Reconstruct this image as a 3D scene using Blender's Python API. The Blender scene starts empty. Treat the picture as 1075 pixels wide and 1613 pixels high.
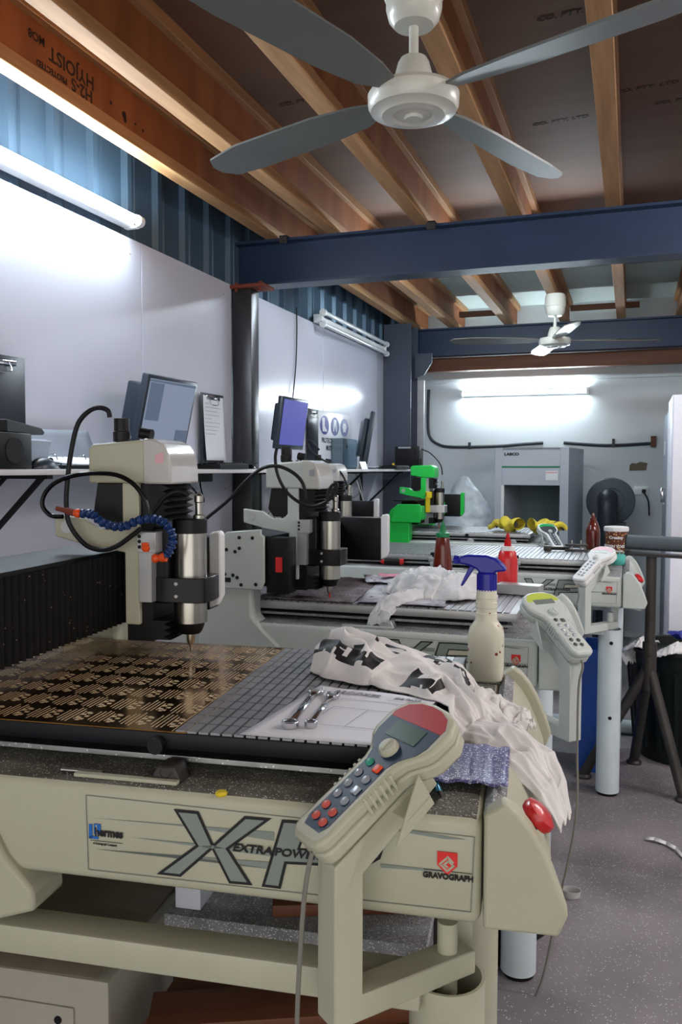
import bpy, bmesh, math, random
from mathutils import Vector, Matrix, noise as mnoise
random.seed(11)
SC = bpy.context.scene
COL = SC.collection
PI = math.pi

# ---------------------------------------------------------------- materials
def lin(c):
    c = c / 255.0
    return c / 12.92 if c <= 0.04045 else ((c + 0.055) / 1.055) ** 2.4
def S(r, g, b):
    return (lin(r), lin(g), lin(b), 1.0)

def mat(name, col, rough=0.5, metal=0.0, var=0.0, vscale=6.0, dirt=None, bump=0.0, bscale=60.0,
        speck=None, sscale=300.0, sthr=0.25, coat=0.0, stretch=None, trans=0.0, alpha=1.0, ior=1.45, spec=0.5,
        emit=None, estr=0.0, rvar=0.0, detail=4.0):
    m = bpy.data.materials.new(name)
    m.use_nodes = True
    nt = m.node_tree
    N, L = nt.nodes, nt.links
    p = N['Principled BSDF']
    p.inputs['Base Color'].default_value = col
    p.inputs['Roughness'].default_value = rough
    p.inputs['Metallic'].default_value = metal
    p.inputs['Specular IOR Level'].default_value = spec
    p.inputs['Coat Weight'].default_value = coat
    p.inputs['Transmission Weight'].default_value = trans
    p.inputs['Alpha'].default_value = alpha
    p.inputs['IOR'].default_value = ior
    if emit:
        p.inputs['Emission Color'].default_value = emit
        p.inputs['Emission Strength'].default_value = estr
    src = None
    tc = N.new('ShaderNodeTexCoord')
    vec = tc.outputs['Object']
    if stretch:
        mp = N.new('ShaderNodeMapping')
        mp.inputs['Scale'].default_value = stretch
        L.new(vec, mp.inputs['Vector'])
        vec = mp.outputs['Vector']
    if var > 0 or dirt:
        nz = N.new('ShaderNodeTexNoise')
        nz.inputs['Scale'].default_value = vscale
        nz.inputs['Detail'].default_value = detail
        L.new(vec, nz.inputs['Vector'])
        rp = N.new('ShaderNodeValToRGB')
        rp.color_ramp.elements[0].position = 0.35
        rp.color_ramp.elements[1].position = 0.68
        d = dirt or (col[0] * 0.5, col[1] * 0.5, col[2] * 0.5, 1)
        k = var if var > 0 else 1.0
        rp.color_ramp.elements[0].color = tuple(d[i] * k + col[i] * (1 - k) for i in range(3)) + (1,)
        rp.color_ramp.elements[1].color = col
        L.new(nz.outputs['Fac'], rp.inputs['Fac'])
        src = rp.outputs['Color']
        if rvar > 0:
            mr = N.new('ShaderNodeMapRange')
            mr.inputs['To Min'].default_value = max(0.02, rough - rvar)
            mr.inputs['To Max'].default_value = min(1, rough + rvar)
            L.new(nz.outputs['Fac'], mr.inputs['Value'])
            L.new(mr.outputs['Result'], p.inputs['Roughness'])
    if speck:
        vo = N.new('ShaderNodeTexVoronoi')
        vo.inputs['Scale'].default_value = sscale
        L.new(vec, vo.inputs['Vector'])
        sx = N.new('ShaderNodeSeparateColor')
        L.new(vo.outputs['Color'], sx.inputs['Color'])
        gt = N.new('ShaderNodeMath'); gt.operation = 'LESS_THAN'
        gt.inputs[1].default_value = sthr
        L.new(sx.outputs[0], gt.inputs[0])
        ds = N.new('ShaderNodeMath'); ds.operation = 'LESS_THAN'
        ds.inputs[1].default_value = 0.42
        L.new(vo.outputs['Distance'], ds.inputs[0])
        ml = N.new('ShaderNodeMath'); ml.operation = 'MULTIPLY'
        L.new(gt.outputs[0], ml.inputs[0]); L.new(ds.outputs[0], ml.inputs[1])
        mx = N.new('ShaderNodeMix'); mx.data_type = 'RGBA'
        L.new(ml.outputs[0], mx.inputs[0])
        if src: L.new(src, mx.inputs[6])
        else: mx.inputs[6].default_value = col
        mx.inputs[7].default_value = speck
        src = mx.outputs[2]
    if src:
        L.new(src, p.inputs['Base Color'])
    if bump > 0:
        nb = N.new('ShaderNodeTexNoise')
        nb.inputs['Scale'].default_value = bscale
        nb.inputs['Detail'].default_value = 5
        L.new(vec, nb.inputs['Vector'])
        b = N.new('ShaderNodeBump')
        b.inputs['Strength'].default_value = bump
        b.inputs['Distance'].default_value = 0.01
        L.new(nb.outputs['Fac'], b.inputs['Height'])
        L.new(b.outputs['Normal'], p.inputs['Normal'])
    return m

def emis(name, col, strength):
    m = bpy.data.materials.new(name); m.use_nodes = True
    nt = m.node_tree; nt.nodes.clear()
    o = nt.nodes.new('ShaderNodeOutputMaterial'); e = nt.nodes.new('ShaderNodeEmission')
    e.inputs['Color'].default_value = col; e.inputs['Strength'].default_value = strength
    nt.links.new(e.outputs[0], o.inputs[0])
    return m

MT = {}
def defmats():
    m = MT
    m['aged'] = mat('aged_cream_paint', S(186, 186, 164), 0.42, var=0.25, vscale=5, dirt=S(150, 148, 124), bump=0.05, bscale=220)
    m['paint'] = mat('pale_grey_paint', S(196, 204, 200), 0.4, var=0.25, vscale=6, dirt=S(158, 166, 162), bump=0.04, bscale=220)
    m['leg'] = mat('leg_grey_paint', S(206, 219, 224), 0.4, var=0.3, vscale=7, dirt=S(172, 184, 188))
    m['green'] = mat('bright_green_paint', S(28, 190, 72), 0.35, var=0.15, vscale=5, dirt=S(16, 140, 52))
    m['dust'] = mat('chip_dust', S(112, 112, 102), 0.75, var=0.8, vscale=14, dirt=S(70, 70, 62), speck=S(235, 235, 235), sscale=520, sthr=0.13, bump=0.6, bscale=260)
    m['dust2'] = mat('pale_chip_dust', S(150, 152, 154), 0.7, var=0.7, vscale=16, dirt=S(96, 98, 100), speck=S(240, 240, 245), sscale=520, sthr=0.2, bump=0.5, bscale=260)
    m['black'] = mat('black_plastic', S(14, 14, 17), 0.45, var=0.4, vscale=9, dirt=S(8, 8, 9), spec=.35)
    m['gloss'] = mat('glossy_black', S(8, 8, 10), 0.25, spec=.25)
    m['bellow'] = mat('black_bellows', S(5, 4, 4), 0.5, var=0.6, vscale=5, dirt=S(20, 15, 13), speck=S(110, 100, 94), sscale=300, sthr=0.012, spec=.18)
    m['rubber'] = mat('black_rubber', S(19, 20, 23), 0.5, spec=.35)
    m['steel'] = mat('brushed_steel', S(178, 176, 168), 0.28, 1.0, var=0.3, vscale=30, dirt=S(130, 128, 120), stretch=(8, 8, 0.4))
    m['chrome'] = mat('chrome', S(210, 212, 216), 0.1, 1.0)
    m['alu'] = mat('aluminium', S(170, 172, 172), 0.38, 1.0, var=0.4, vscale=40, dirt=S(120, 122, 120), speck=S(225, 225, 225), sscale=300, sthr=0.1)
    m['alub'] = mat('bare_aluminium', S(188, 190, 192), 0.42, 0.7, var=0.3, vscale=20, dirt=S(150, 150, 150))
    m['tmetal'] = mat('slotted_table_metal', S(150, 151, 156), 0.38, 0.6, var=0.35, vscale=22, dirt=S(112, 112, 116))
    m['tdark'] = mat('slot_shadow_dark', S(40, 42, 48), 0.7)
    m['navy'] = mat('dark_anodised_edge', S(9, 13, 20), 0.45, spec=.3)
    m['brass'] = mat('brass_sheet', S(158, 116, 60), 0.14, 1.0, var=0.35, vscale=3, dirt=S(120, 88, 50), rvar=0.05)
    m['engrave'] = mat('pale_engraving', S(188, 168, 132), 0.7)
    m['orange'] = mat('orange_plastic', S(230, 82, 32), 0.4)
    m['blue'] = mat('blue_hose_plastic', S(22, 52, 104), 0.35)
    m['red'] = mat('red_plastic', S(196, 30, 34), 0.3, coat=0.3)
    m['redlabel'] = mat('red_label', S(222, 44, 44), 0.5)
    m['bluel'] = mat('blue_print', S(28, 104, 190), 0.5)
    m['ink'] = mat('black_ink', S(24, 24, 26), 0.6)
    m['greyprint'] = mat('grey_print', S(132, 142, 136), 0.5)
    m['linegrey'] = mat('fine_grey_line', S(120, 124, 114), 0.6)
    m['white'] = mat('white_plastic', S(226, 228, 228), 0.4, var=0.12, vscale=8)
    m['paper'] = mat('white_paper', S(216, 218, 224), 0.85, bump=0.06, bscale=16)
    m['printgrey'] = mat('pale_grey_print', S(150, 152, 160), 0.8)
    m['cloth'] = mat('white_cotton', S(228, 226, 225), 0.95, var=0.25, vscale=9, dirt=S(200, 196, 192), bump=0.12, bscale=420)
    m['rag'] = mat('white_rag_cotton', S(226, 228, 230), 0.95, var=0.3, vscale=24, dirt=S(168, 174, 184), bump=0.15, bscale=300)
    m['wallwhite'] = mat('white_wall_lining', S(202, 205, 219), 0.17, var=0.06, vscale=2, rvar=0.04)
    m['backwall'] = mat('white_painted_wall', S(206, 212, 214), 0.5, var=0.1, vscale=2.5)
    m['clad'] = mat('blue_grey_steel_cladding', S(78, 102, 122), 0.36, 0.3, var=0.15, vscale=4)
    m['beam'] = mat('navy_beam_paint', S(36, 54, 82), 0.42, var=0.3, vscale=5, dirt=S(28, 40, 60))
    m['post'] = mat('dark_steel_post', S(70, 70, 74), 0.35, 0.6, var=0.6, vscale=5, dirt=S(36, 36, 40), stretch=(1, 1, 0.3))
    m['rust'] = mat('red_oxide_steel', S(128, 62, 44), 0.7, var=0.5, vscale=14)
    m['postgrey'] = mat('slate_post_paint', S(70, 76, 92), 0.5, var=0.2, vscale=4)
    m['timber'] = mat('pine_flange', S(184, 142, 98), 0.65, var=0.6, vscale=3.2, dirt=S(134, 90, 54), stretch=(9, 0.6, 9), bump=0.05, bscale=20)
    m['web'] = mat('plywood_web', S(160, 100, 58), 0.65, var=0.6, vscale=2.6, dirt=S(112, 62, 34), stretch=(5, 3, 0.6))
    m['ply'] = mat('ceiling_plywood', S(112, 80, 60), 0.75, var=0.35, vscale=2.5, dirt=S(84, 58, 42), stretch=(0.7, 3, 1))
    m['stamp'] = mat('faded_black_stamp', S(52, 38, 32), 0.8)
    m['ceilwhite'] = mat('pale_roof_panel', S(186, 200, 196), 0.6, var=0.15, vscale=3)
    m['darktimber'] = mat('brown_timber', S(112, 72, 48), 0.65, var=0.5, vscale=4, dirt=S(74, 44, 28), stretch=(0.5, 6, 8))
    m['floor'] = None
    m['fan'] = mat('cream_fan_enamel', S(214, 214, 204), 0.3, coat=0.2)
    m['blade'] = mat('grey_fan_blade', S(112, 116, 114), 0.4, var=0.2, vscale=6)
    m['blade2'] = mat('dark_wood_fan_blade', S(96, 90, 84), 0.3, var=0.3, vscale=5)
    m['tube'] = emis('lit_fluorescent_tube', (0.80, 0.92, 1.0, 1), 60)
    m['tubew'] = emis('lit_neutral_tube', (1.0, 0.93, 0.92, 1), 105)
    m['tubeoff'] = mat('unlit_tube_glass', S(205, 210, 214), 0.15)
    m['shelf'] = mat('white_shelf_board', S(222, 222, 224), 0.4)
    m['monitor'] = mat('charcoal_monitor_plastic', S(40, 50, 62), 0.32)
    m['screen'] = mat('lit_grey_screen', S(60, 66, 76), 0.25, emit=S(110, 120, 138), estr=0.55)
    m['screend'] = mat('dim_window_on_screen', S(46, 54, 66), 0.25, emit=S(78, 90, 108), estr=0.5)
    m['screenb'] = mat('lit_blue_screen', S(40, 44, 90), 0.25, emit=S(72, 74, 142), estr=0.6)
    m['clipb'] = mat('black_clipboard', S(30, 33, 44), 0.35)
    m['tub'] = mat('chocolate_tub_print', S(98, 52, 34), 0.4, speck=S(224, 190, 130), sscale=120, sthr=0.3)
    m['teal'] = mat('teal_tub_print', S(96, 200, 190), 0.4)
    m['sauce'] = mat('brown_sauce', S(92, 34, 24), 0.15, coat=0.3)
    m['greencap'] = mat('green_cap', S(18, 116, 66), 0.4)
    m['bluecap'] = mat('blue_trigger', S(32, 36, 150), 0.3)
    m['creamb'] = mat('cream_translucent_plastic', S(218, 216, 196), 0.3, var=0.2, vscale=20, speck=S(120, 40, 36), sscale=130, sthr=0.018)
    m['sheetblue'] = mat('blue_plastic_sheet', S(84, 84, 138), 0.35, var=0.6, vscale=22, dirt=S(60, 60, 104), speck=S(226, 226, 240), sscale=380, sthr=0.4)
    m['chips'] = mat('purple_grey_chips', S(118, 108, 114), 0.8, var=0.8, vscale=16, dirt=S(66, 58, 64), speck=S(204, 198, 206), sscale=360, sthr=0.2, bump=0.6, bscale=240)
    m['news'] = mat('printed_newspaper', S(206, 206, 214), 0.85, var=0.9, vscale=18, dirt=S(140, 140, 156), speck=S(90, 80, 110), sscale=70, sthr=0.12)
    m['pink'] = mat('pink_print', S(214, 140, 160), 0.85)
    m['yellow'] = mat('yellow_glove_fabric', S(226, 206, 60), 0.9, var=0.4, vscale=24, dirt=S(70, 66, 60))
    m['glovegrey'] = mat('grey_glove_coating', S(70, 70, 76), 0.8)
    m['bin'] = mat('dark_green_bin_plastic', S(22, 31, 30), 0.45, var=0.4, vscale=6, spec=.35)
    m['stand'] = mat('dark_grey_steel_paint', S(66, 64, 62), 0.45, 0.4, var=0.5, vscale=9, dirt=S(40, 38, 36))
    m['cab'] = mat('white_cabinet_laminate', S(222, 222, 232), 0.45)
    m['locker'] = mat('grey_locker_steel', S(150, 160, 172), 0.4, 0.2, var=0.2, vscale=4)
    m['hood'] = mat('grey_enclosure_steel', S(178, 184, 194), 0.5, var=0.08, vscale=4)
    m['hoodin'] = mat('inner_grey_green', S(120, 136, 138), 0.6, var=0.2, vscale=3)
    m['bag'] = mat('clear_plastic_film', S(206, 218, 226), 0.3, var=0.5, vscale=11, dirt=S(160, 172, 180), bump=0.9, bscale=18)
    m['blower'] = mat('dark_grey_blower_paint', S(82, 92, 98), 0.5, var=0.3, vscale=6)
    m['duct'] = mat('black_duct_plastic', S(38, 44, 54), 0.45)
    m['conduit'] = mat('black_conduit', S(34, 38, 44), 0.5)
    m['board'] = mat('white_sign_board', S(214, 218, 228), 0.3)
    m['signblue'] = mat('sign_blue', S(30, 42, 130), 0.4)
    m['acryl'] = mat('clear_acrylic', S(200, 220, 230), 0.08, trans=0.85, alpha=1.0, ior=1.1)
    m['wood'] = mat('orange_brown_plank', S(104, 60, 36), 0.6, var=0.5, vscale=4, dirt=S(66, 36, 20), stretch=(1, 8, 8))
    m['beigebox'] = mat('beige_steel_case', S(164, 160, 146), 0.5, var=0.3, vscale=5)
    m['card'] = mat('worn_cardboard', S(120, 108, 92), 0.85, var=0.4, vscale=10)
    m['tealglass'] = mat('blue_metallic_pen', S(60, 150, 180), 0.2, 0.6)
    m['screenglass'] = mat('green_display_glass', S(16, 64, 42), 0.3, spec=.2)
    m['facered'] = mat('red_faceplate', S(176, 24, 28), 0.4, spec=.2)
    m['faceblue'] = mat('slate_blue_faceplate', S(26, 44, 70), 0.38, spec=.2)
    m['facelime'] = mat('lime_faceplate', S(190, 208, 84), 0.4)
    m['facepink'] = mat('pink_faceplate', S(218, 170, 180), 0.35)
    m['facegreen'] = mat('green_faceplate', S(40, 160, 90), 0.35)
    m['facedark'] = mat('charcoal_faceplate', S(66, 70, 76), 0.4)
    m['lcdgrey'] = mat('grey_display', S(120, 132, 124), 0.2)
    m['btnred'] = mat('red_button', S(206, 96, 84), 0.35)
    m['btngrey'] = mat('silver_button', S(170, 178, 186), 0.3, 0.3)
    m['btngreen'] = mat('green_button', S(70, 168, 140), 0.35)
    m['cablegrey'] = mat('grey_cable', S(128, 126, 118), 0.5)
    m['yellowl'] = mat('yellow_label', S(224, 200, 40), 0.5)
    m['clear'] = mat('clear_grey_cover', S(190, 190, 186), 0.18, var=0.15, vscale=12, coat=0.5)
    m['bluebin'] = mat('blue_crate_plastic', S(26, 70, 150), 0.45)
    # floor: grey concrete with paler dusty patches and swarf specks
    f = mat('dusty_concrete', S(150, 144, 148), 0.7, var=1.0, vscale=1.5, dirt=S(98, 95, 98), speck=S(206, 204, 212), sscale=260, sthr=0.06, bump=0.15, bscale=90, rvar=0.1, detail=9)
    m['floor'] = f
defmats()

# ---------------------------------------------------------------- geometry
class G:
    """collects shapes; build() links them as ONE mesh object"""
    def __init__(s): s.bm = bmesh.new()
    def _f(s, vs, m=0):
        try:
            f = s.bm.faces.new(vs); f.material_index = m; return f
        except ValueError: return None
    def box(s, x0, x1, y0, y1, z0, z1, m=0, mx=None, bev=0.0, seg=2, top=None):
        t = bmesh.new()
        bmesh.ops.create_cube(t, size=1)
        for v in t.verts:
            v.co = Vector(((x0 + x1) / 2 + v.co.x * (x1 - x0), (y0 + y1) / 2 + v.co.y * (y1 - y0), (z0 + z1) / 2 + v.co.z * (z1 - z0)))
        if bev > 0:
            bmesh.ops.bevel(t, geom=t.edges[:], offset=bev, segments=seg, profile=0.5, affect='EDGES')
        t.normal_update()
        for f in t.faces:
            f.material_index = m
            if top is not None and f.normal.z > 0.75: f.material_index = top
        s.merge(t, mx)
    def merge(s, t, mx=None):
        mp = {}
        for v in t.verts:
            mp[v] = s.bm.verts.new(mx @ v.co if mx else v.co)
        for f in t.faces:
            s._f([mp[v] for v in f.verts], f.material_index)
        t.free()
    def mesh(s, me, mx=None, m=0):
        vs = [s.bm.verts.new(mx @ v.co if mx else v.co) for v in me.vertices]
        for p in me.polygons: s._f([vs[i] for i in p.vertices], m)
    def ring(s, c, ax, r, n, ph=0.0, sq=1.0):
        ax = Vector(ax).normalized()
        a = ax.orthogonal().normalized() if abs(ax.z) < 0.99 else Vector((1, 0, 0))
        b = ax.cross(a).normalized()
        return [s.bm.verts.new(Vector(c) + a * (r * math.cos(ph + 2 * PI * i / n)) + b * (r * sq * math.sin(ph + 2 * PI * i / n))) for i in range(n)]
    def skin(s, rings, caps=(True, True), m=0, closed=False):
        n = len(rings[0])
        k = len(rings)
        for i in range(k - (0 if closed else 1)):
            A, B = rings[i], rings[(i + 1) % k]
            for j in range(n):
                s._f([A[j], A[(j + 1) % n], B[(j + 1) % n], B[j]], m)
        if not closed:
            if caps[0]: s._f(list(reversed(rings[0])), m)
            if caps[1]: s._f(rings[-1], m)
    def cyl(s, p0, p1, r0, r1=None, n=20, m=0, caps=(True, True)):
        p0, p1 = Vector(p0), Vector(p1); r1 = r0 if r1 is None else r1
        d = p1 - p0
        s.skin([s.ring(p0, d, r0, n), s.ring(p1, d, r1, n)], caps, m)
    def lathe(s, prof, o=(0, 0, 0), ax=(0, 0, 1), n=28, m=0, caps=(True, True), ms=None):
        o = Vector(o); ax = Vector(ax).normalized()
        R = [s.ring(o + ax * z, ax, max(r, 1e-4), n) for r, z in prof]
        for i in range(len(R) - 1):
            mi = ms[i] if ms else m
            for j in range(n):
                s._f([R[i][j], R[i][(j + 1) % n], R[i + 1][(j + 1) % n], R[i + 1][j]], mi)
        if caps[0]: s._f(list(reversed(R[0])), ms[0] if ms else m)
        if caps[1]: s._f(R[-1], ms[-1] if ms else m)
    def tube(s, pts, r, n=8, sub=5, m=0, rs=None):
        P = [Vector(p) for p in pts]
        if sub > 1 and len(P) > 2:
            Q = []
            for i in range(len(P) - 1):
                a, b, c, d = P[max(i - 1, 0)], P[i], P[i + 1], P[min(i + 2, len(P) - 1)]
                for k in range(sub):
                    t = k / sub
                    Q.append(0.5 * ((2 * b) + (c - a) * t + (2 * a - 5 * b + 4 * c - d) * t * t + (3 * b - a - 3 * c + d) * t ** 3))
            Q.append(P[-1]); P = Q
        rings = []
        up = None
        for i, p in enumerate(P):
            t = (P[min(i + 1, len(P) - 1)] - P[max(i - 1, 0)]).normalized()
            if up is None: up = t.orthogonal().normalized()
            up = (up - t * up.dot(t)).normalized()
            b = t.cross(up)
            rr = rs(i / max(1, len(P) - 1)) if rs else r
            rings.append([s.bm.verts.new(p + up * (rr * math.cos(2 * PI * j / n)) + b * (rr * math.sin(2 * PI * j / n))) for j in range(n)])
        s.skin(rings, m=m)
    def prism(s, poly, lo, hi, plane='xz', m=0, mx=None):
        def P(a, b, c):
            v = Vector((a, c, b)) if plane == 'xz' else (Vector((c, a, b)) if plane == 'yz' else Vector((a, b, c)))
            return mx @ v if mx else v
        A = [s.bm.verts.new(P(a, b, lo)) for a, b in poly]
        B = [s.bm.verts.new(P(a, b, hi)) for a, b in poly]
        n = len(poly)
        s._f(A, m); s._f(list(reversed(B)), m)
        for i in range(n): s._f([A[i], B[i], B[(i + 1) % n], A[(i + 1) % n]], m)
    def grid(s, fn, nu, nv, m=0, mf=None):
        V = [[s.bm.verts.new(fn(i / nu, j / nv)) for j in range(nv + 1)] for i in range(nu + 1)]
        for i in range(nu):
            for j in range(nv):
                s._f([V[i][j], V[i + 1][j], V[i + 1][j + 1], V[i][j + 1]], mf((i + .5) / nu, (j + .5) / nv) if mf else m)
    def build(s, name, mats, parent=None, loc=None, rot=None, bev=0.0, smooth=True, solid=0.0, sub=0, ang=0.6, recalc=True):
        if recalc: bmesh.ops.recalc_face_normals(s.bm, faces=s.bm.faces[:])
        if smooth:
            for f in s.bm.faces: f.smooth = True
            for e in s.bm.edges:
                if len(e.link_faces) == 2:
                    try: e.smooth = e.calc_face_angle() < ang
                    except ValueError: pass
        me = bpy.data.meshes.new(name)
        s.bm.to_mesh(me); s.bm.free()
        for m in (mats if isinstance(mats, (list, tuple)) else [mats]):
            me.materials.append(MT[m] if isinstance(m, str) else m)
        o = bpy.data.objects.new(name, me); COL.objects.link(o)
        if parent: o.parent = parent
        if loc: o.location = loc
        if rot: o.rotation_euler = rot
        if bev > 0:
            b = o.modifiers.new('bevel', 'BEVEL'); b.width = bev; b.segments = 2; b.limit_method = 'ANGLE'; b.angle_limit = 0.7
        if solid: 
            b = o.modifiers.new('solid', 'SOLIDIFY'); b.thickness = solid; b.offset = 0
        if sub:
            b = o.modifiers.new('sub', 'SUBSURF'); b.levels = sub; b.render_levels = sub
        return o

def textmesh(body, size, shear=0.0, ext=0.0004, bold=0.0, align='CENTER', sx=1.0):
    cu = bpy.data.curves.new('txt', 'FONT')
    cu.body = body; cu.size = size; cu.shear = shear; cu.extrude = ext; cu.offset = bold
    cu.align_x = align; cu.align_y = 'CENTER'; cu.resolution_u = 3
    ob = bpy.data.objects.new('txt', cu); COL.objects.link(ob)
    dg = bpy.context.evaluated_depsgraph_get()
    me = bpy.data.meshes.new_from_object(ob.evaluated_get(dg))
    bpy.data.objects.remove(ob); bpy.data.curves.remove(cu)
    if sx != 1.0:
        for v in me.vertices: v.co.x *= sx
    return me
FACE_NY = Matrix.Rotation(PI / 2, 4, 'X')          # text reading on a face that looks towards -Y
def FACE_PX(): return Matrix.Rotation(PI / 2, 4, 'Z') @ Matrix.Rotation(PI / 2, 4, 'X')   # on a face looking to +X

def tag(o, label, cat, group=None):
    o['label'] = label; o['category'] = cat
    if group: o['group'] = group
    return o
def empty(name, label, cat, loc=(0, 0, 0), rz=0.0, group=None):
    o = bpy.data.objects.new(name, None); COL.objects.link(o)
    o.location = loc; o.rotation_euler = (0, 0, rz); o.empty_display_size = 0.05
    return tag(o, label, cat, group)
def struct(o, label=None):
    o['kind'] = 'structure'
    if label: o['label'] = label
    return o
def copy_tree(o, parent=None):
    c = o.copy(); COL.objects.link(c); c.parent = parent
    for ch in list(o.children): copy_tree(ch, c)
    return c

# ---------------------------------------------------------------- camera (fitted to the photograph)
F_PX, YAW, PITCH, ROLL, CAM_H = 1311.7, math.radians(19.244), math.radians(-3.003), math.radians(0.145), 1.35
fw = Vector((-math.sin(YAW) * math.cos(PITCH), math.cos(YAW) * math.cos(PITCH), math.sin(PITCH)))
r0 = Vector((math.cos(YAW), math.sin(YAW), 0)); u0 = r0.cross(fw)
rt = r0 * math.cos(ROLL) + u0 * math.sin(ROLL); up = -r0 * math.sin(ROLL) + u0 * math.cos(ROLL)
cd = bpy.data.cameras.new('camera'); cam = bpy.data.objects.new('camera', cd); COL.objects.link(cam)
cd.sensor_fit = 'VERTICAL'; cd.sensor_height = 24.0; cd.lens = 24.0 * F_PX / 1613.0; cd.clip_start = 0.05
cam.matrix_world = Matrix(((rt.x, up.x, -fw.x, 0), (rt.y, up.y, -fw.y, 0), (rt.z, up.z, -fw.z, CAM_H), (0, 0, 0, 1)))
SC.camera = cam
# ---------------------------------------------------------------- room shell
XL, XR, YB, YN, ZC = -1.905, 3.2, 7.3, -2.6, 2.74
g = G(); g.box(-2.2, XR, YN, YB + .1, -.1, 0); struct(g.build('floor', 'floor'))
g = G()                                           # ribbed steel cladding
prof, y = [], YN
while y < YB:
    prof += [(y, 0), (y + .10, 0), (y + .115, .022), (y + .145, .022), (y + .16, 0), (y + .185, 0), (y + .19, .006), (y + .2, .006), (y + .205, 0)]
    y += .225
A = [g.bm.verts.new((-1.945 + d, yy, 0)) for yy, d in prof]; B_ = [g.bm.verts.new((-1.945 + d, yy, 2.85)) for yy, d in prof]
for i in range(len(A) - 1): g._f([A[i], A[i + 1], B_[i + 1], B_[i]])
g.box(-2.1, -1.95, YN, YB, 0, 2.85)
wl = struct(g.build('wall_left', 'clad', smooth=False))
for y0 in (-2.6, -.62, .58, 1.78, 2.98, 3.9, 5.1, 6.3):
    y1 = {2.98: 3.79, 3.9 - 0: 5.1, 6.3: 7.28, -2.6: -.62}.get(y0, y0 + 1.2)
    g = G(); g.box(-1.93, XL, y0 + .002, y1 - .002, .02, 2.262)
    for yy in (y0 + .08, y1 - .08):
        for zz in (.3, .9, 1.25, 2.2): g.cyl((XL - .001, yy, zz), (XL + .002, yy, zz), .004, n=8, m=1)
    struct(g.build('lining_sheet', ['wallwhite', 'steel'], wl, bev=.001))
g = G(); g.box(-2.1, XR, YB, YB + .1, 0, 2.85); struct(g.build('wall_back', 'backwall'))
g = G(); g.box(XR, XR + .1, YN, YB, 0, 2.85); struct(g.build('wall_right', 'backwall'))
g = G(); g.box(-2.1, XR, YN, 6.05, ZC, ZC + .02); ce = struct(g.build('ceiling', 'ply'))
g = G(); g.box(-2.1, XR, 6.052, YB, ZC, ZC + .02); struct(g.build('roof_panel', 'ceilwhite', ce))
for (x, y) in ((-1.16, 2.05), (-.72, 2.32), (-.72, 3.25), (-.2, 2.7), (.02, 3.3), (.1, 2.55), (.16, 3.45), (-.3, 3.5), (-1.2, 3.0)):
    g = G(); me = textmesh('CO. PTY. LTD', .036, shear=.25, bold=.001)
    g.mesh(me, Matrix.Translation((x, y, ZC - .001)) @ Matrix.Rotation(PI, 4, 'X') @ Matrix.Rotation(.08, 4, 'Z'))
    bpy.data.meshes.remove(me); g.build('stamp', 'stamp', ce, smooth=False)
for x0 in (-.47, -1.33):
    g = G(); g.box(x0, x0 + .5 if x0 > -1 else x0 + .3, 6.66, 6.7, 2.56, 2.60)
    struct(g.build('trim_1' if x0 > -1 else 'trim_2', 'darktimber'))
g = G(); g.box(-1.68, XR, 6.92, 7.02, 2.165, 2.276, bev=.004); struct(g.build('trim_3', 'darktimber'))
g = G(); g.box(-1.68, XR, 7.27, 7.3, 2.10, 2.135); struct(g.build('trim_4', 'backwall'))

# joists
JX = [-1.733, -1.406, -.957, -.525, -.101, .325, .76]
JL = ['timber I-joist nearest the blue-grey cladding with stamped lettering on its web', 'timber I-joist second from the cladding wall, with a pale sunlit-looking bottom flange',
      'timber I-joist third from the cladding wall, over the tabletop engravers', 'timber I-joist that both ceiling fans hang from', 'timber I-joist just beyond the fans, knotty and almost straight ahead',
      'timber I-joist sixth from the cladding wall, seen beyond the navy beam', 'timber I-joist seventh from the cladding wall, at the edge of view']
JL[1] = 'timber I-joist second from the cladding wall, beside the stamped one'
def joist(i):
    r = empty('ceiling_joist', JL[i], 'joist', (JX[i], 0, 2.5), group='ceiling joists')
    g = G(); g.box(-.032, .032, YN, 7.28, 0, .045); g.build('bottom_flange', 'timber', r, bev=.002)
    g = G(); g.box(-.032, .032, YN, 7.28, .197, .24); g.build('top_flange', 'timber', r, bev=.002)
    g = G(); g.box(-.006, .006, YN, 7.28, .045, .197); w = g.build('web', 'web', r)
    if i == 0:
        R180 = Matrix.Rotation(PI, 4, 'X') @ FACE_PX()
        for t, sz, y, z in (('HYJOIST', .062, 2.31, .132), ('H2-S', .056, 2.36, .085), ('MO8', .036, 2.14, .15), ('PROTECTED', .026, 2.21, .078)):
            g = G(); me = textmesh(t, sz, bold=.001)
            g.mesh(me, Matrix.Translation((.0065, y, z)) @ R180); bpy.data.meshes.remove(me); g.build('stamp', 'stamp', r, smooth=False)
        for (yy, zz, a) in ((2.52, .11, .01), (2.6, .10, .018), (2.605, .085, .014), (2.67, .095, .007), (2.72, .09, .008)):
            g = G(); g.cyl((.0055, yy, zz), (.0072, yy, zz), a * .7, n=9); g.build('knot', 'stamp', r, smooth=False)
    return r
for i in range(len(JX)): joist(i)

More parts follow.
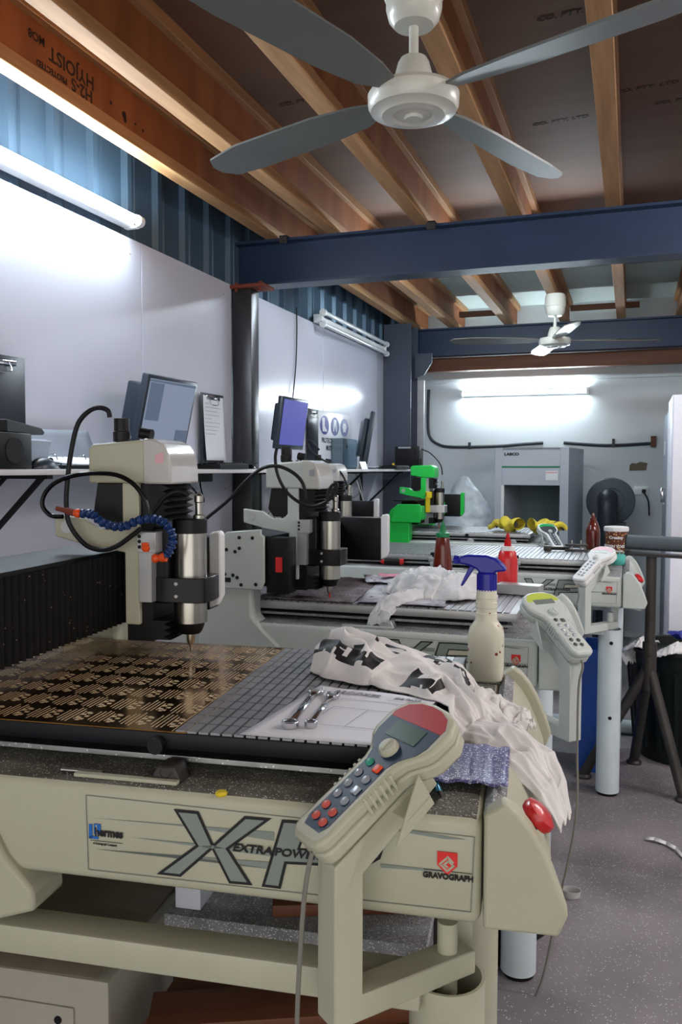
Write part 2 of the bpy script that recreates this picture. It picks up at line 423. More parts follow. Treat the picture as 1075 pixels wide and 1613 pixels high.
# steel beams and posts
def ibeam(y, label, clips=()):
    r = empty('steel_beam', label, 'beam', (0, y, 2.276))
    g = G()
    g.box(-2.0, XR, -.02, .10, 0, .012); g.box(-2.0, XR, -.02, .10, .212, .224); g.box(-2.0, XR, .035, .047, .012, .212)
    g.build('section', 'beam', r)
    for x in clips:
        g = G(); g.box(x - .02, x + .02, -.05, .0, .224, .229); g.box(x - .02, x + .02, -.05, -.045, .19, .229); g.cyl((x, -.052, .205), (x, -.044, .205), .008, n=8)
        g.build('clip', 'stand', r)
    return r
ibeam(3.92, 'navy blue steel beam crossing overhead in front of the second ceiling fan', (-1.66, -.91))
ibeam(6.8, 'navy blue steel beam above the back wall, behind the second ceiling fan')
r = empty('steel_post', 'dark bare steel post on the white wall under the front navy beam', 'post', (-1.85, 3.84, 0))
g = G(); g.box(-.052, .054, -.05, .04, 0, 2.24, bev=.006); g.build('column', 'post', r)
g = G(); g.box(-.06, .13, -.07, .06, 2.241, 2.258, bev=.002)
for q in (-.03, .1): g.cyl((q, -.045, 2.225), (q, -.045, 2.27), .01, n=6)
g.build('cap_plate', 'rust', r)
r = empty('steel_post', 'slate painted steel post in the corner beside the back wall', 'post', (-1.786, 6.6, 0))
g = G(); g.box(-.115, .11, -.12, -.108, 0, 2.5); g.box(-.115, .11, .1, .112, 0, 2.5); g.box(-.008, .008, -.108, .1, 0, 2.5); g.build('column', 'postgrey', r)
g = G(); g.prism([(.112, 2.275), (.25, 2.275), (.25, 2.20), (.185, 2.10), (.112, 2.08)], .0, .02, 'xz'); g.build('haunch_plate', 'postgrey', r)
g = G(); g.box(.114, .17, .08, .10, 0, 2.07); g.build('lit_flange', 'alub', r)  # paler than the post: light on its flange is put into the colour

# fluorescent lights: batten, end caps, tube
def fluoro(name, label, L, lit, loc, rz, twin=False, gap=.03):
    """built along local +X against a wall at local y = 0 that faces -Y"""
    r = empty(name, label, 'light', loc, rz, 'fluorescent lights')
    g = G(); g.prism([(0, -.022), (-.035, -.022), (-.05, -.012), (-.05, .012), (-.035, .022), (0, .022)], 0, L, 'yz'); g.build('batten', 'white', r)
    for x0 in (-.012, L - .014):
        g = G(); 
        for dz in ((-.036, .036) if twin else (0,)): g.cyl((x0, -.062, dz), (x0 + .026, -.062, dz), .022, n=16)
        g.box(x0, x0 + .026, -.06, 0, -.026, .026, bev=.004); g.build('end_cap', 'white', r)
    for dz in ((-.036, .036) if twin else (0,)):
        g = G(); g.cyl((.014, -.068, dz), (L - .014, -.068, dz), .014, n=12); g.build('tube', 'tube' if lit else 'tubeoff', r)
    return r
fluoro('fluorescent_light', 'lit fluorescent batten on the cladding above the shelf, glaring white', 1.32, True, (-1.90, 1.54, 2.31), PI / 2)
fluoro('fluorescent_light', 'unlit twin tube batten high on the white wall beyond the dark post', 1.42, False, (-1.90, 4.92, 2.285), PI / 2, True)
fluoro('fluorescent_light', 'lit fluorescent batten across the back wall over the grey enclosure', 1.06, True, (-1.42, 7.3, 2.0), 0)

# ceiling fans
def fan(label, x, y, angs, bladem, drop=.0):
    r = empty('ceiling_fan', label, 'fan', (x, y, 2.5), group='ceiling fans')
    g = G(); g.lathe([(.02, -.145), (.045, -.143), (.058, -.128), (.064, -.105), (.064, -.085), (.068, -.08), (.068, -.02), (.06, -.001)]); g.build('canopy', 'fan', r)
    g = G(); g.cyl((0, 0, -.24), (0, 0, -.13), .011); g.build('down_rod', 'fan', r)
    g = G(); g.lathe([(.05, -.288), (.046, -.262), (.036, -.225), (.03, -.215), (.02, -.214)]); g.build('rod_collar', 'fan', r)
    g = G(); g.lathe([(.001, -.352), (.02, -.351), (.022, -.344), (.045, -.340), (.05, -.346), (.072, -.343), (.078, -.337), (.098, -.333), (.104, -.322), (.105, -.298), (.098, -.288), (.05, -.282), (.001, -.282)], n=40); g.build('motor_housing', 'fan', r)
    for a in angs:
        g = G()
        out = [(.09, -.018), (.16, -.045), (.28, -.058), (.55, -.066), (.65, -.060), (.685, -.03), (.69, .0), (.67, .03), (.55, .05), (.28, .048), (.16, .035), (.09, .018)]
        mx = Matrix.Translation((0, 0, -.30)) @ Matrix.Rotation(a, 4, 'Z') @ Matrix.Rotation(math.radians(12), 4, 'X')
        g.prism(out, -.003, .003, 'xy', mx=mx); g.build('blade', bladem, r)
    return r
D_ = math.radians
fan('cream ceiling fan hanging close overhead in front of the front navy beam', -.49, 1.9, [D_(339), D_(69), D_(159), D_(249)], 'blade')
fan('cream ceiling fan farther down the room, between the two navy beams', -.5, 5.72, [D_(15), D_(107), D_(197), D_(285)], 'blade2')

# conduit run on the back wall, wall bracket stubs, torn sticker, socket
Yw = YB - .0133
g = G(); g.tube([(-1.72, Yw, 2.05), (-1.725, Yw, 1.78), (-1.71, Yw, 1.64), (-1.64, Yw, 1.57), (-1.5, Yw, 1.54), (-1.1, Yw, 1.545), (-.9, Yw, 1.56), (-.72, Yw, 1.57)], .013)
g.box(-1.36, -1.34, Yw - .016, YB - .001, 1.52, 1.58); tag(g.build('conduit', 'conduit'), 'black conduit curving down the back wall corner then along behind the enclosure', 'conduit')
r = tag(None or bpy.data.objects.new('conduit', None), 'straight black conduit on the back wall ending at a small timber block', 'conduit'); COL.objects.link(r)
g = G(); g.tube([(-.55, Yw, 1.57), (-.2, Yw, 1.545), (.14, Yw, 1.56)], .013); g.box(-.16, -.14, Yw - .016, YB - .001, 1.53, 1.60); g.build('pipe', 'conduit', r)
g = G(); g.box(.14, .18, Yw - .02, YB - .001, 1.53, 1.62); g.build('end_block', 'wood', r)
g = G(); g.prism([(-.02, 1.38), (.0, 1.40), (.03, 1.395), (.06, 1.41), (.12, 1.40), (.11, 1.34), (-.02, 1.335)], YB - .003, YB, 'xz'); tag(g.build('torn_sticker', 'card'), 'torn brown sticker remnant on the back wall', 'sticker')
r = empty('wall_socket', 'white power socket with black plug on the back wall', 'socket', (.08, YB, 1.17))
g = G(); g.box(-.06, .05, -.012, 0, -.035, .035, bev=.003); g.build('plate', 'white', r)
g = G(); g.box(.0, .03, -.04, -.012, -.015, .015, bev=.003); g.tube([(.015, -.035, -.01), (.05, -.05, -.08), (.06, -.03, -.2)], .006); g.build('plug', 'rubber', r)

# white shelf along the wall with black brackets
r = empty('wall_shelf', 'long white shelf board along the wall carrying the computers', 'shelf', (XL, 0, 1.345))
g = G(); g.box(0, .355, -1.0, 6.35, -.016, 0, bev=.002); g.build('board', 'shelf', r)
for y in (.9, 1.98, 2.86, 4.1, 5.0, 5.9):
    g = G(); g.box(0, .012, y - .018, y + .018, -.33, -.016); g.box(0, .33, y - .012, y + .012, -.028, -.016)
    g.box(-.21, .21, -.008, .008, -.006, .006, mx=Matrix.Translation((.155, y, -.16)) @ Matrix.Rotation(D_(-43), 4, 'Y')); g.build('bracket', 'black', r)
# ---------------------------------------------------------------- engraving machines
LAY = {
 'Xp': [(-0.4264, 0.9229), (-0.3932, 0.923), (-0.3738, 0.8834), (-0.3328, 0.9227), (-0.2979, 0.923), (-0.353, 0.8789), (-0.323, 0.8364), (-0.3532, 0.8354), (-0.3754, 0.876), (-0.4176, 0.8366), (-0.4503, 0.8366), (-0.3973, 0.8794)],
 'Pp': [(-0.285, 0.9228), (-0.2472, 0.9241), (-0.1824, 0.9235), (-0.1632, 0.9192), (-0.1578, 0.9044), (-0.1631, 0.8868), (-0.1822, 0.8739), (-0.279, 0.868), (-0.2866, 0.8361), (-0.3111, 0.8362)],
 'Ph': [(-0.259, 0.9063), (-0.2472, 0.9066), (-0.1901, 0.9073), (-0.1823, 0.9019), (-0.1862, 0.8937), (-0.2017, 0.8898), (-0.2659, 0.8874)],
 'fr': [(-0.5476, 0.9295), (-0.0529, 0.9242), (-0.0563, 0.8346), (-0.5455, 0.8318)],
 'st': [[(-0.5373, 0.9005), (-0.2954, 0.9061), (-0.2954, 0.895), (-0.4048, 0.9018)], [(-0.4808, 0.8803), (-0.2954, 0.8823), (-0.2954, 0.8751)], [(-0.5361, 0.8597), (-0.4051, 0.8643), (-0.2955, 0.8592), (-0.2954, 0.868)], [(-0.1825, 0.9289), (-0.0623, 0.9202), (-0.0881, 0.9184), (-0.1824, 0.9251)], [(-0.163, 0.8807), (-0.0619, 0.8802), (-0.163, 0.876)]],
 'herm': [(-0.5437, 0.8924), (-0.4951, 0.8673), (-0.5302, 0.8912), (-0.5305, 0.8745)],
 'xtra': [(-0.3437, 0.8837), (-0.3027, 0.8799), (-0.2954, 0.8839), (-0.2473, 0.881)],
 'grav': [(-0.1078, 0.8759), (-0.0582, 0.8723), (-0.0953, 0.8994), (-0.073, 0.8813)],
 'hoseA': [(-0.7317, 0.42, 1.4404), (-0.7351, 0.42, 1.4521), (-0.7506, 0.42, 1.4577), (-0.7717, 0.42, 1.4526), (-0.795, 0.42, 1.4289), (-0.8089, 0.42, 1.3809), (-0.8176, 0.42, 1.3262), (-0.8205, 0.42, 1.2808), (-0.8139, 0.42, 1.2452), (-0.7859, 0.42, 1.2117), (-0.7542, 0.42, 1.2011), (-0.7226, 0.42, 1.2077), (-0.6911, 0.42, 1.2282), (-0.6737, 0.42, 1.2413)],
 'hoseB': [(-0.8219, 0.41, 1.2613), (-0.8469, 0.41, 1.2631), (-0.8628, 0.41, 1.2807), (-0.857, 0.41, 1.3035), (-0.8352, 0.41, 1.323), (-0.7995, 0.41, 1.3354), (-0.7538, 0.41, 1.34), (-0.7122, 0.41, 1.3364), (-0.6816, 0.41, 1.3208), (-0.6614, 0.41, 1.2958), (-0.6531, 0.41, 1.2739), (-0.651, 0.41, 1.2534)],
 'hoseC': [(-0.6671, 0.45, 1.2652), (-0.6565, 0.45, 1.2783), (-0.639, 0.45, 1.2978), (-0.6183, 0.45, 1.307), (-0.6012, 0.45, 1.3052), (-0.5951, 0.45, 1.2999)],
 'blue': [(-0.7806, 0.4, 1.2678), (-0.7562, 0.4, 1.2672), (-0.7425, 0.4, 1.2541), (-0.7185, 0.4, 1.2457), (-0.6945, 0.4, 1.2455), (-0.6705, 0.4, 1.2569), (-0.6434, 0.4, 1.2614), (-0.6234, 0.4, 1.2576), (-0.6085, 0.4, 1.2439), (-0.602, 0.4, 1.2253), (-0.6088, 0.4, 1.2065), (-0.6166, 0.4, 1.1954)],
 'or': [(-0.8281, 0.4, 1.2768), (-0.8087, 0.4, 1.2722), (-0.7929, 0.4, 1.2693), (-0.7813, 0.4, 1.2672), (-0.6558, 0.4, 1.2101), (-0.6407, 0.4, 1.2026), (-0.6408, 0.4, 1.1901), (-0.6199, 0.4, 1.1931)],
 'h2a': [(-0.9741, -0.05, 1.22), (-0.9442, -0.05, 1.2453), (-0.8852, -0.05, 1.2908), (-0.8319, -0.05, 1.3442), (-0.7843, -0.05, 1.3785), (-0.7374, -0.05, 1.3856), (-0.6911, -0.05, 1.3667), (-0.6636, -0.05, 1.3368), (-0.6568, -0.05, 1.2961)],
 'h2b': [(-0.7519, -0.02, 1.4364), (-0.7567, -0.02, 1.4058), (-0.7496, -0.02, 1.3619), (-0.7261, -0.02, 1.3183), (-0.6887, -0.02, 1.2881), (-0.6516, -0.02, 1.2765), (-0.6194, -0.02, 1.2839), (-0.5921, -0.02, 1.3024), (-0.5772, -0.02, 1.3284), (-0.5809, -0.02, 1.34), (-0.5945, -0.02, 1.3304), (-0.6035, -0.02, 1.3109), (-0.6048, -0.02, 1.2893)],
 'h2c': [(-0.9126, 0.1, 1.2921), (-0.9075, 0.1, 1.2757), (-0.8973, 0.1, 1.2687)],
 'h3': [(-1.3908, 0.1, 1.4648), (-1.4306, 0.1, 1.5057), (-1.4506, 0.1, 1.4985), (-1.4306, 0.1, 1.4612), (-1.3828, 0.1, 1.4241), (-1.3119, 0.1, 1.3872), (-1.2728, 0.1, 1.3432), (-1.2509, 0.1, 1.292)],
 'h4': [(-1.2746, 5.2, 1.4722), (-1.2236, 5.2, 1.4539), (-1.1773, 5.2, 1.4134), (-1.1449, 5.2, 1.3685), (-1.1352, 5.2, 1.3102)],
}
def emblem(g, cx, cz, s, y, mr=1, mw=2):
    """red pentagon badge with a pale angular spiral"""
    g.prism([(cx - s, cz + s), (cx + s, cz + s), (cx + s, cz - .35 * s), (cx, cz - 1.35 * s), (cx - s, cz - .35 * s)], y - .0006, y, 'xz', mr)
    w = s * .105
    pts = [(.62, -.05), (.05, .5), (-.72, -.25), (0, -.92), (.62, -.32), (.12, .12), (-.3, -.28), (0, -.5)]
    for (ax, az), (bx, bz) in zip(pts[:-1], pts[1:]):
        d = Vector((bx - ax, bz - az)).normalized(); n = Vector((-d.y, d.x))
        q = [(ax * s + cx + n.x * w / 1, az * s + cz + n.y * w), (bx * s + cx + n.x * w + d.x * w, bz * s + cz + n.y * w + d.y * w), (bx * s + cx - n.x * w + d.x * w, bz * s + cz - n.y * w + d.y * w), (ax * s + cx - n.x * w, az * s + cz - n.y * w)]
        g.prism(q, y - .0009, y - .0006, 'xz', mw)
def inset(poly, d):
    """shrink a polygon by d (simple mitred offset)"""
    n = len(poly); a = sum(poly[i][0] * poly[(i + 1) % n][1] - poly[(i + 1) % n][0] * poly[i][1] for i in range(n))
    sg = 1 if a > 0 else -1
    out = []
    for i in range(n):
        p0, p1, p2 = Vector(poly[i - 1]), Vector(poly[i]), Vector(poly[(i + 1) % n])
        d1, d2 = (p1 - p0).normalized(), (p2 - p1).normalized()
        n1, n2 = Vector((-d1.y, d1.x)) * sg, Vector((-d2.y, d2.x)) * sg
        b = n1 + n2
        b = b.normalized() if b.length > 1e-6 else n1
        k = d / max(.35, b.dot(n1))
        out.append((p1.x + b.x * k, p1.y + b.y * k))
    return out

def badge(root, dx=0.0, big=True):
    """printed side panel: big lettering, speed lines, maker's mark"""
    y = -.0012
    sh = lambda P: [(a + dx, b) for a, b in P]
    g = G()
    for s in LAY['st']: g.prism(sh(s), y - .0002, y, 'xz')
    g.build('speed_line', 'greyprint', root, smooth=False)
    g = G()
    fr = sh(LAY['fr'])
    for i in range(4):
        a, b = Vector(fr[i]), Vector(fr[(i + 1) % 4]); d = (b - a).normalized(); n = Vector((-d.y, d.x)) * .0005
        g.prism([tuple(a + n), tuple(b + n), tuple(b - n), tuple(a - n)], y - .0002, y, 'xz')
    g.build('outline', 'linegrey', root, smooth=False)
    g = G()
    X, P = sh(LAY['Xp']), sh(LAY['Pp'])
    g.prism(X, y - .0006, y - .0003, 'xz', 0); g.prism(inset(X, .0036), y - .0009, y - .0006, 'xz', 1)
    g.prism(P, y - .0006, y - .0003, 'xz', 0); g.prism(inset(P, .0036), y - .0009, y - .0006, 'xz', 1)
    H = sh(LAY['Ph']); g.prism(H, y - .0012, y - .0009, 'xz', 0); g.prism(inset(H, .003), y - .0015, y - .0012, 'xz', 2)
    g.build('lettering', ['ink', 'greyprint', 'aged'], root, smooth=False)
    g = G()
    for t, cx in (('EXTRA', -.323 + dx), ('POWER', -.266 + dx)):
        me = textmesh(t, .0135, shear=.2, bold=.0004, sx=1.22); g.mesh(me, Matrix.Translation((cx, y - .0018, .8822)) @ FACE_NY)
    me = textmesh('GRAVOGRAPH', .0092, bold=.0004, sx=.96); g.mesh(me, Matrix.Translation((-.083 + dx, y - .001, .8738)) @ FACE_NY)
    g.prism([(-.112 + dx, .8805), (-.055 + dx, .8805), (-.055 + dx, .8798), (-.112 + dx, .8798)], y - .0003, y, 'xz')
    g.build('wordmark', 'ink', root, smooth=False)
    g = G(); emblem(g, -.084 + dx, .8915, .0118, y, 0, 1); g.build('emblem', ['redlabel', 'aged'], root, smooth=False)
    if big:
        g = G()
        x0, z0 = LAY['herm'][0][0], LAY['herm'][0][1]
        g.box(x0, x0 + .0045, y - .0006, y, z0 - .019, z0, 0); g.box(x0, x0 + .013, y - .0006, y, z0 - .019, z0 - .0155, 0); g.box(x0 + .007, x0 + .0165, y - .0006, y, z0 - .013, z0 + .001, 0)
        g.prism([(x0 + .0095, z0 - .0005), (x0 + .0115, z0 - .0005), (x0 + .0115, z0 - .014), (x0 + .0095, z0 - .014)], y - .0009, y - .0006, 'xz', 2)
        me = textmesh('hermes', .0155, bold=.0005, align='LEFT', sx=.84); g.mesh(me, Matrix.Translation((x0 + .0085, y - .001, z0 - .0095)) @ FACE_NY, 1)
        g.box(x0 + .002, x0 + .047, y - .0004, y, z0 - .0215, z0 - .021, 1)
        me = textmesh('A Gravograph Company', .0042, align='LEFT', sx=.8); g.mesh(me, Matrix.Translation((x0 + .006, y - .001, z0 - .0245)) @ FACE_NY, 1)
        g.build('maker_mark', ['bluel', 'ink', 'aged'], root, smooth=False)

COVER = [(-.02, .967), (-.004, .957), (.012, .938), (.026, .914), (.037, .889), (.046, .865), (.053, .843), (.043, .818)]
def off(P, d):
    return [(x - d, z - d * .7) for x, z in P]

def bracket_and_pad(root, piv, post, ptop, paint, cablen=.5):
    """swivelling C-shaped holder: pivot pin in the leg top, lower arm, post, inclined cradle"""
    piv, post = Vector(piv), Vector(post)
    d = (piv - post).normalized(); az = math.atan2(d.y, d.x)
    mx = Matrix.Translation((post.x, post.y, 0)) @ Matrix.Rotation(az, 4, 'Z')
    L = (piv - post).length
    r = bpy.data.objects.new('controller_bracket', None); COL.objects.link(r); r.parent = root; r.matrix_basis = mx
    g = G()
    t = .019
    g.prism([(-t, .722), (L + .03, .722), (L + .03, .752), (t, .752), (t, ptop - .012), (.125, ptop + .07), (.108, ptop + .092), (-t, ptop + .004)], -t, t, 'xz')
    g.build('arm', paint, r, bev=.002)
    g = G(); g.prism([(.045, ptop + .025), (.06, ptop + .034), (.098, ptop + .062), (.075, ptop + .10)], -.047, -.044, 'xz'); g.prism([(.045, ptop + .025), (.06, ptop + .034), (.098, ptop + .062), (.075, ptop + .10)], .044, .047, 'xz')
    g.box(-.02, .02, -.047, .047, -.002, .0, mx=Matrix.Translation((.075, 0, ptop + .062)) @ Matrix.Rotation(-.59, 4, 'Y'))
    g.build('cradle', paint, r, bev=.0006)
    g = G(); g.cyl((L, 0, .70), (L, 0, .79), .013, n=14); g.build('pivot_pin', paint, r)
    return mx

def machine(label, org, rz, zoff, paint, gant, hy, hx=0.0, gx=0.0, green=False, detail=True, badge_dx=0.0, tabx=-.105, tz=1.0, edge='navy', piv=None, post=None, estop=True, flare=0.0, first=False):
    root = empty('engraving_machine', label, 'machine', (org[0], org[1], zoff), rz, group='engraving machines')
    xl = -1.12 + gx
    # base body with dusty top
    g = G(); g.box(xl, -.045, .0, .69, .817, .945, 0, bev=.012, seg=3, top=1)
    g.build('base_body', [paint, 'dust' if first else 'dust2'], root)
    if detail: badge(root, badge_dx, first)
    # rounded front cover between two raised end shields
    full = [(-.042, .817), (-.042, .952)] + COVER
    g = G(); g.prism(full, -.004, .026, 'xz'); g.build('end_shield', paint, root, bev=.004)
    g = G(); g.prism(full, .664, .694, 'xz'); g.build('end_shield', paint, root, bev=.004)
    g = G(); mid = [(-.044, .819), (-.044, .942)] + [(x - .014, z - .012) for x, z in COVER]
    P = mid; V0 = [g.bm.verts.new((a, .026, b)) for a, b in P]; V1 = [g.bm.verts.new((a, .664, b)) for a, b in P]
    n = len(P)
    for i in range(n): g._f([V0[i], V1[i], V1[(i + 1) % n], V0[(i + 1) % n]], 1 if 1 <= i <= 2 else 0)
    g._f(V0); g._f(list(reversed(V1)))
    g.build('front_cover', [paint, 'dust2'], root)
    if estop:
        g = G(); ax = Vector((.72, 0, .69)); o = Vector((-.004, .045, .915))
        g.lathe([(.014, 0), (.014, .012), (.011, .016), (.011, .026)], o, ax, 20, 0); e = g.build('emergency_stop', 'black', root)
        g = G(); g.lathe([(.010, .024), (.0205, .026), (.0225, .032), (.021, .038), (.012, .043), (.001, .044)], o, ax, 28); g.build('push_button', 'red', e)
    # moving table
    z0 = tz - .025
    g = G(); g.box(xl + .02, tabx, .062, .60, z0, tz - .003, 0, bev=.0015); g.build('table_bed', edge, root)
    g = G(); xs = xl + .04
    pitch = .0165 if first else .02
    k = int((tabx - .003 - xs) / pitch)
    for i in range(k):
        x0 = xs + i * pitch
        if first and x0 < -.46: continue
        if first:
            yy = .066
            while yy < .59:
                y1 = min(yy + .0345, .596); g.box(x0, x0 + pitch - .0035, yy, y1, tz - .003, tz); yy += .0375
        else: g.box(x0, x0 + pitch - .0045, .064, .598, tz - .003, tz)
    g.build('slotted_top', 'tmetal', root, smooth=False)
    g = G(); g.box(xl + .02, tabx - .01, .066, .09, z0 - .017, z0 - .009); g.box(xl + .02, tabx - .01, .57, .6, z0 - .017, z0 - .009); g.build('support_strip', 'alu', root, bev=.001)
    g = G(); g.box(xl + .05, tabx - .03, .12, .55, .944, z0); g.build('slide_carriage', 'black', root)
    for bx in (-.45 + gx * .5, -.2):
        if bx > -.3 and first: continue
        g = G(); g.prism([(0, .945), (.046, .945), (.034, z0 - .010), (.012, z0 - .010)], .026, .06, 'xz', mx=Matrix.Translation((bx - .023, 0, 0)))
        g.cyl((bx, .025, .957), (bx, .03, .957), .008, n=12); g.build('table_bracket', 'stand' if first else 'alub', root, bev=.002)
    g = G(); bx = -.475 + gx * .5; g.cyl((bx, .048, tz - .018), (bx, .064, tz - .018), .011, n=14); g.build('clamp_knob', 'black', root)
    g = G(); g.box(-.575 + gx * .4, -.43 + gx * .4, .016, .026, .945, .950); g.build('cable_strip', paint, root, bev=.001)
    # gantry uprights, plates and pleated beam cover
    up_ = [(-.955, 1.045), (-.835, 1.045), (-.835, .962), (-.80 + flare, .925), (-.755 + flare, .885), (-.73 + flare, .84), (-.69 + flare, .80), (-.688 + flare, .772), (-.74 + flare, .755), (-1.0, .755), (-1.0, .93)]
    if green: up_ = [(-.99, .755), (-.985, .93), (-.98, 1.0), (-.96, 1.07), (-.93, 1.13), (-.895, 1.155), (-.735, 1.155), (-.735, 1.07), (-.813, 1.055), (-.813, .93), (-.78, .90), (-.75, .86), (-.74, .755)]
    for y0, y1 in ((-.012, .062), (.628, .702)):
        g = G(); g.prism([(a + gx, b) for a, b in up_], y0, y1, 'xz'); g.build('gantry_upright', gant, root, bev=.006)
    pp = [(-.957, 1.04), (-.955, 1.15), (-.905, 1.20), (-.80, 1.21), (-.80, 1.195), (-.79, 1.19), (-.79, 1.062), (-.80, 1.04)]
    if green: pp = [(-.93, 1.055), (-.905, 1.14), (-.885, 1.165), (-.742, 1.165), (-.742, 1.055)]
    for y0, y1 in ((-.022, -.012), (.702, .712)):
        g = G(); g.prism([(a + gx, b) for a, b in pp], y0, y1, 'xz'); pl = g.build('gantry_plate', gant, root, bev=.003)
        if y0 < 0 and not green:
            for (bx, bz) in ((-.865, 1.185), (-.825, 1.185), (-.865, 1.155), (-.905, 1.15), (-.878, 1.145), (-.945, 1.09), (-.935, 1.078), (-.91, 1.08), (-.885, 1.078), (-.945, 1.052), (-.86, 1.052), (-.815, 1.055), (-.872, 1.072)):
                g = G(); g.cyl((bx + gx, -.0235, bz), (bx + gx, -.0225, bz), .0052, n=12); g.build('bolt', 'black', pl)
            g = G(); g.box(-.918 + gx, -.892 + gx, -.0235, -.022, 1.058, 1.071); g.build('label', 'ink', pl)
    g = G(); ya, yb, xf = .055, .635, -.78 + gx
    prof, y, k = [], ya, 0
    while y < yb:
        prof.append((xf - (.013 if k % 2 else 0), y)); y += .0095; k += 1
    prof += [(xf - .10, yb), (xf - .10, ya)]
    g.prism(prof, 1.04, 1.182, 'xy'); g.build('beam_cover', 'bellow', root, smooth=False)
    g = G(); g.box(xf - .135, xf + .004, -.005, .66, 1.182, 1.19); g.build('beam_top_plate', 'navy' if first else 'black', root, bev=.001)
    if not green and not first:
        g = G(); g.box(-.79 + gx, -.722 + gx, -.006, .05, 1.03, 1.186, bev=.002); b = g.build('end_housing', 'black', root)
        g = G(); g.box(-.762 + gx, -.742 + gx, -.0075, -.006, 1.09, 1.132); g.build('label', 'redlabel', b)
    g = G(); g.box(-.80 + gx, -.632 + gx, .645, .70, 1.058, 1.208, bev=.004); eh = g.build('end_housing', 'black', root)
    g = G(); g.prism([(-.632, 1.062), (-.632, 1.21), (-.628, 1.219), (-.612, 1.222), (-.606, 1.215), (-.606, 1.09), (-.616, 1.07)], .640, .668, 'xz', mx=Matrix.Translation((gx, 0, 0))); g.build('end_cap', gant if green else 'white', root, bev=.004)
    # carriage head riding on the beam
    hd = bpy.data.objects.new('carriage_head', None); COL.objects.link(hd); hd.parent = root; hd.location = (gx + hx, hy - .5, 0)
    n0, f0 = .445, .57
    top = [(-.79, 1.322), (-.79, 1.385), (-.783, 1.393), (-.68, 1.401), (-.66, 1.400), (-.643, 1.392), (-.632, 1.375), (-.627, 1.35), (-.626, 1.322)]
    if green: top = [(-.79, 1.335), (-.79, 1.39), (-.775, 1.398), (-.66, 1.402), (-.64, 1.39), (-.634, 1.36), (-.634, 1.322), (-.70, 1.322)]
    g = G(); g.prism(top, n0, f0, 'xz'); g.build('head_housing', gant, hd, bev=.005)
    if not green:
        g = G(); g.prism([(-.681, 1.3205), (-.681, 1.403), (-.66, 1.402), (-.641, 1.394), (-.63, 1.376), (-.625, 1.35), (-.624, 1.3205)], n0 - .002, f0 + .002, 'xz'); g.build('front_cover', 'clear', hd, bev=.004)
        g = G(); g.prism([(-.655, 1.358), (-.639, 1.358), (-.639, 1.378), (-.655, 1.374)], n0 - .003, n0 - .002, 'xz'); g.build('label', 'facepink' if first else 'printgrey', hd)
    g = G(); g.prism([(-.775, 1.322), (-.722, 1.322), (-.718, 1.255), (-.735, 1.24), (-.768, 1.24), (-.785, 1.262)], n0 + .006, f0 - .006, 'xz'); g.build('dark_panel', 'black', hd, bev=.002)
    g = G(); g.prism([(-.86, 1.262), (-.80, 1.255), (-.785, 1.245), (-.768, 1.236), (-.733, 1.236), (-.722, 1.25), (-.722, 1.322), (-.690, 1.322), (-.690, 1.062), (-.718, 1.062), (-.718, 1.195), (-.79, 1.205), (-.86, 1.222)], n0, n0 + (.05 if green else .012), 'xz'); g.build('side_plate', gant, hd, bev=.002)
    g = G(); g.cyl((-.835, n0 - .001, 1.24), (-.835, n0 + .0, 1.24), .012, n=18); g.build('plug', 'alub', hd)
    g = G(); g.box(-.72, -.668, n0 + .012, f0 - .002, 1.03, 1.32); g.build('column', 'alub' if green else 'black', hd)
    for zc0, zc1, nm in ((1.255, 1.32, 'pleat_cover'), (1.035, 1.075, 'pleat_cover')):
        g = G(); Pz = []; z = zc0; k = 0
        while z <= zc1: Pz.append((-.632 - (.014 if k % 2 else 0), z)); z += .0058; k += 1
        Pz += [(-.67, Pz[-1][1]), (-.67, zc0)]
        g.prism(Pz, n0 + .006, f0 - .006, 'xz'); g.build(nm, 'rubber', hd, smooth=False)
    g = G(); g.prism([(-.688, 1.105), (-.688, 1.232), (-.655, 1.232), (-.655, 1.195), (-.663, 1.19), (-.663, 1.105)], n0 - .006, n0 + .02, 'xz'); g.box(-.687, -.651, n0 - .014, n0 + .02, 1.197, 1.234)
    for zz in (1.226, 1.217, 1.207): g.cyl((-.682, n0 - .0155, zz), (-.682, n0 - .014, zz), .0035, n=10, m=1)
    g.build('valve_block', ['yellowl' if green else 'alub', 'black'], hd, bev=.001)
    sx, sy, R = -.613, .5, .031
    g = G(); g.box(-.668, -.64, sy - .04, sy + .04, 1.10, 1.24); g.build('spindle_mount', 'black', hd, bev=.003)
    g = G(); g.lathe([(R, 1.062), (R, 1.229)], (sx, sy, 0), n=36); sp = g.build('spindle', 'steel', hd)
    g = G(); g.lathe([(.001, 1.256), (R - .002, 1.256), (R + .001, 1.254), (R + .001, 1.229)], (sx, sy, 0), n=36); g.build('spindle_cap', 'black', sp)
    g = G(); g.prism([(sx - .06, sy - .042), (sx + .03, sy - .044), (sx + .043, sy - .036), (sx + .047, sy), (sx + .043, sy + .036), (sx + .03, sy + .044), (sx - .06, sy + .042)], 1.103, 1.149, 'xy')
    for zz in (1.115, 1.138): g.cyl((sx - .01, sy - .0455, zz), (sx - .01, sy - .043, zz), .004, n=10, m=1)
    g.build('spindle_clamp', ['alub' if green else 'gloss', 'alub'], sp, bev=.005)
    g = G(); g.lathe([(.001, 1.040), (.018, 1.040), (.021, 1.044), (.024, 1.05), (.027, 1.062)], (sx, sy, 0), n=28); g.build('nose_cone', 'black', sp)
    g = G(); g.lathe([(.003, 1.018), (.0065, 1.02), (.008, 1.028), (.008, 1.041)], (sx, sy, 0), n=16); g.build('collet', 'steel', sp)
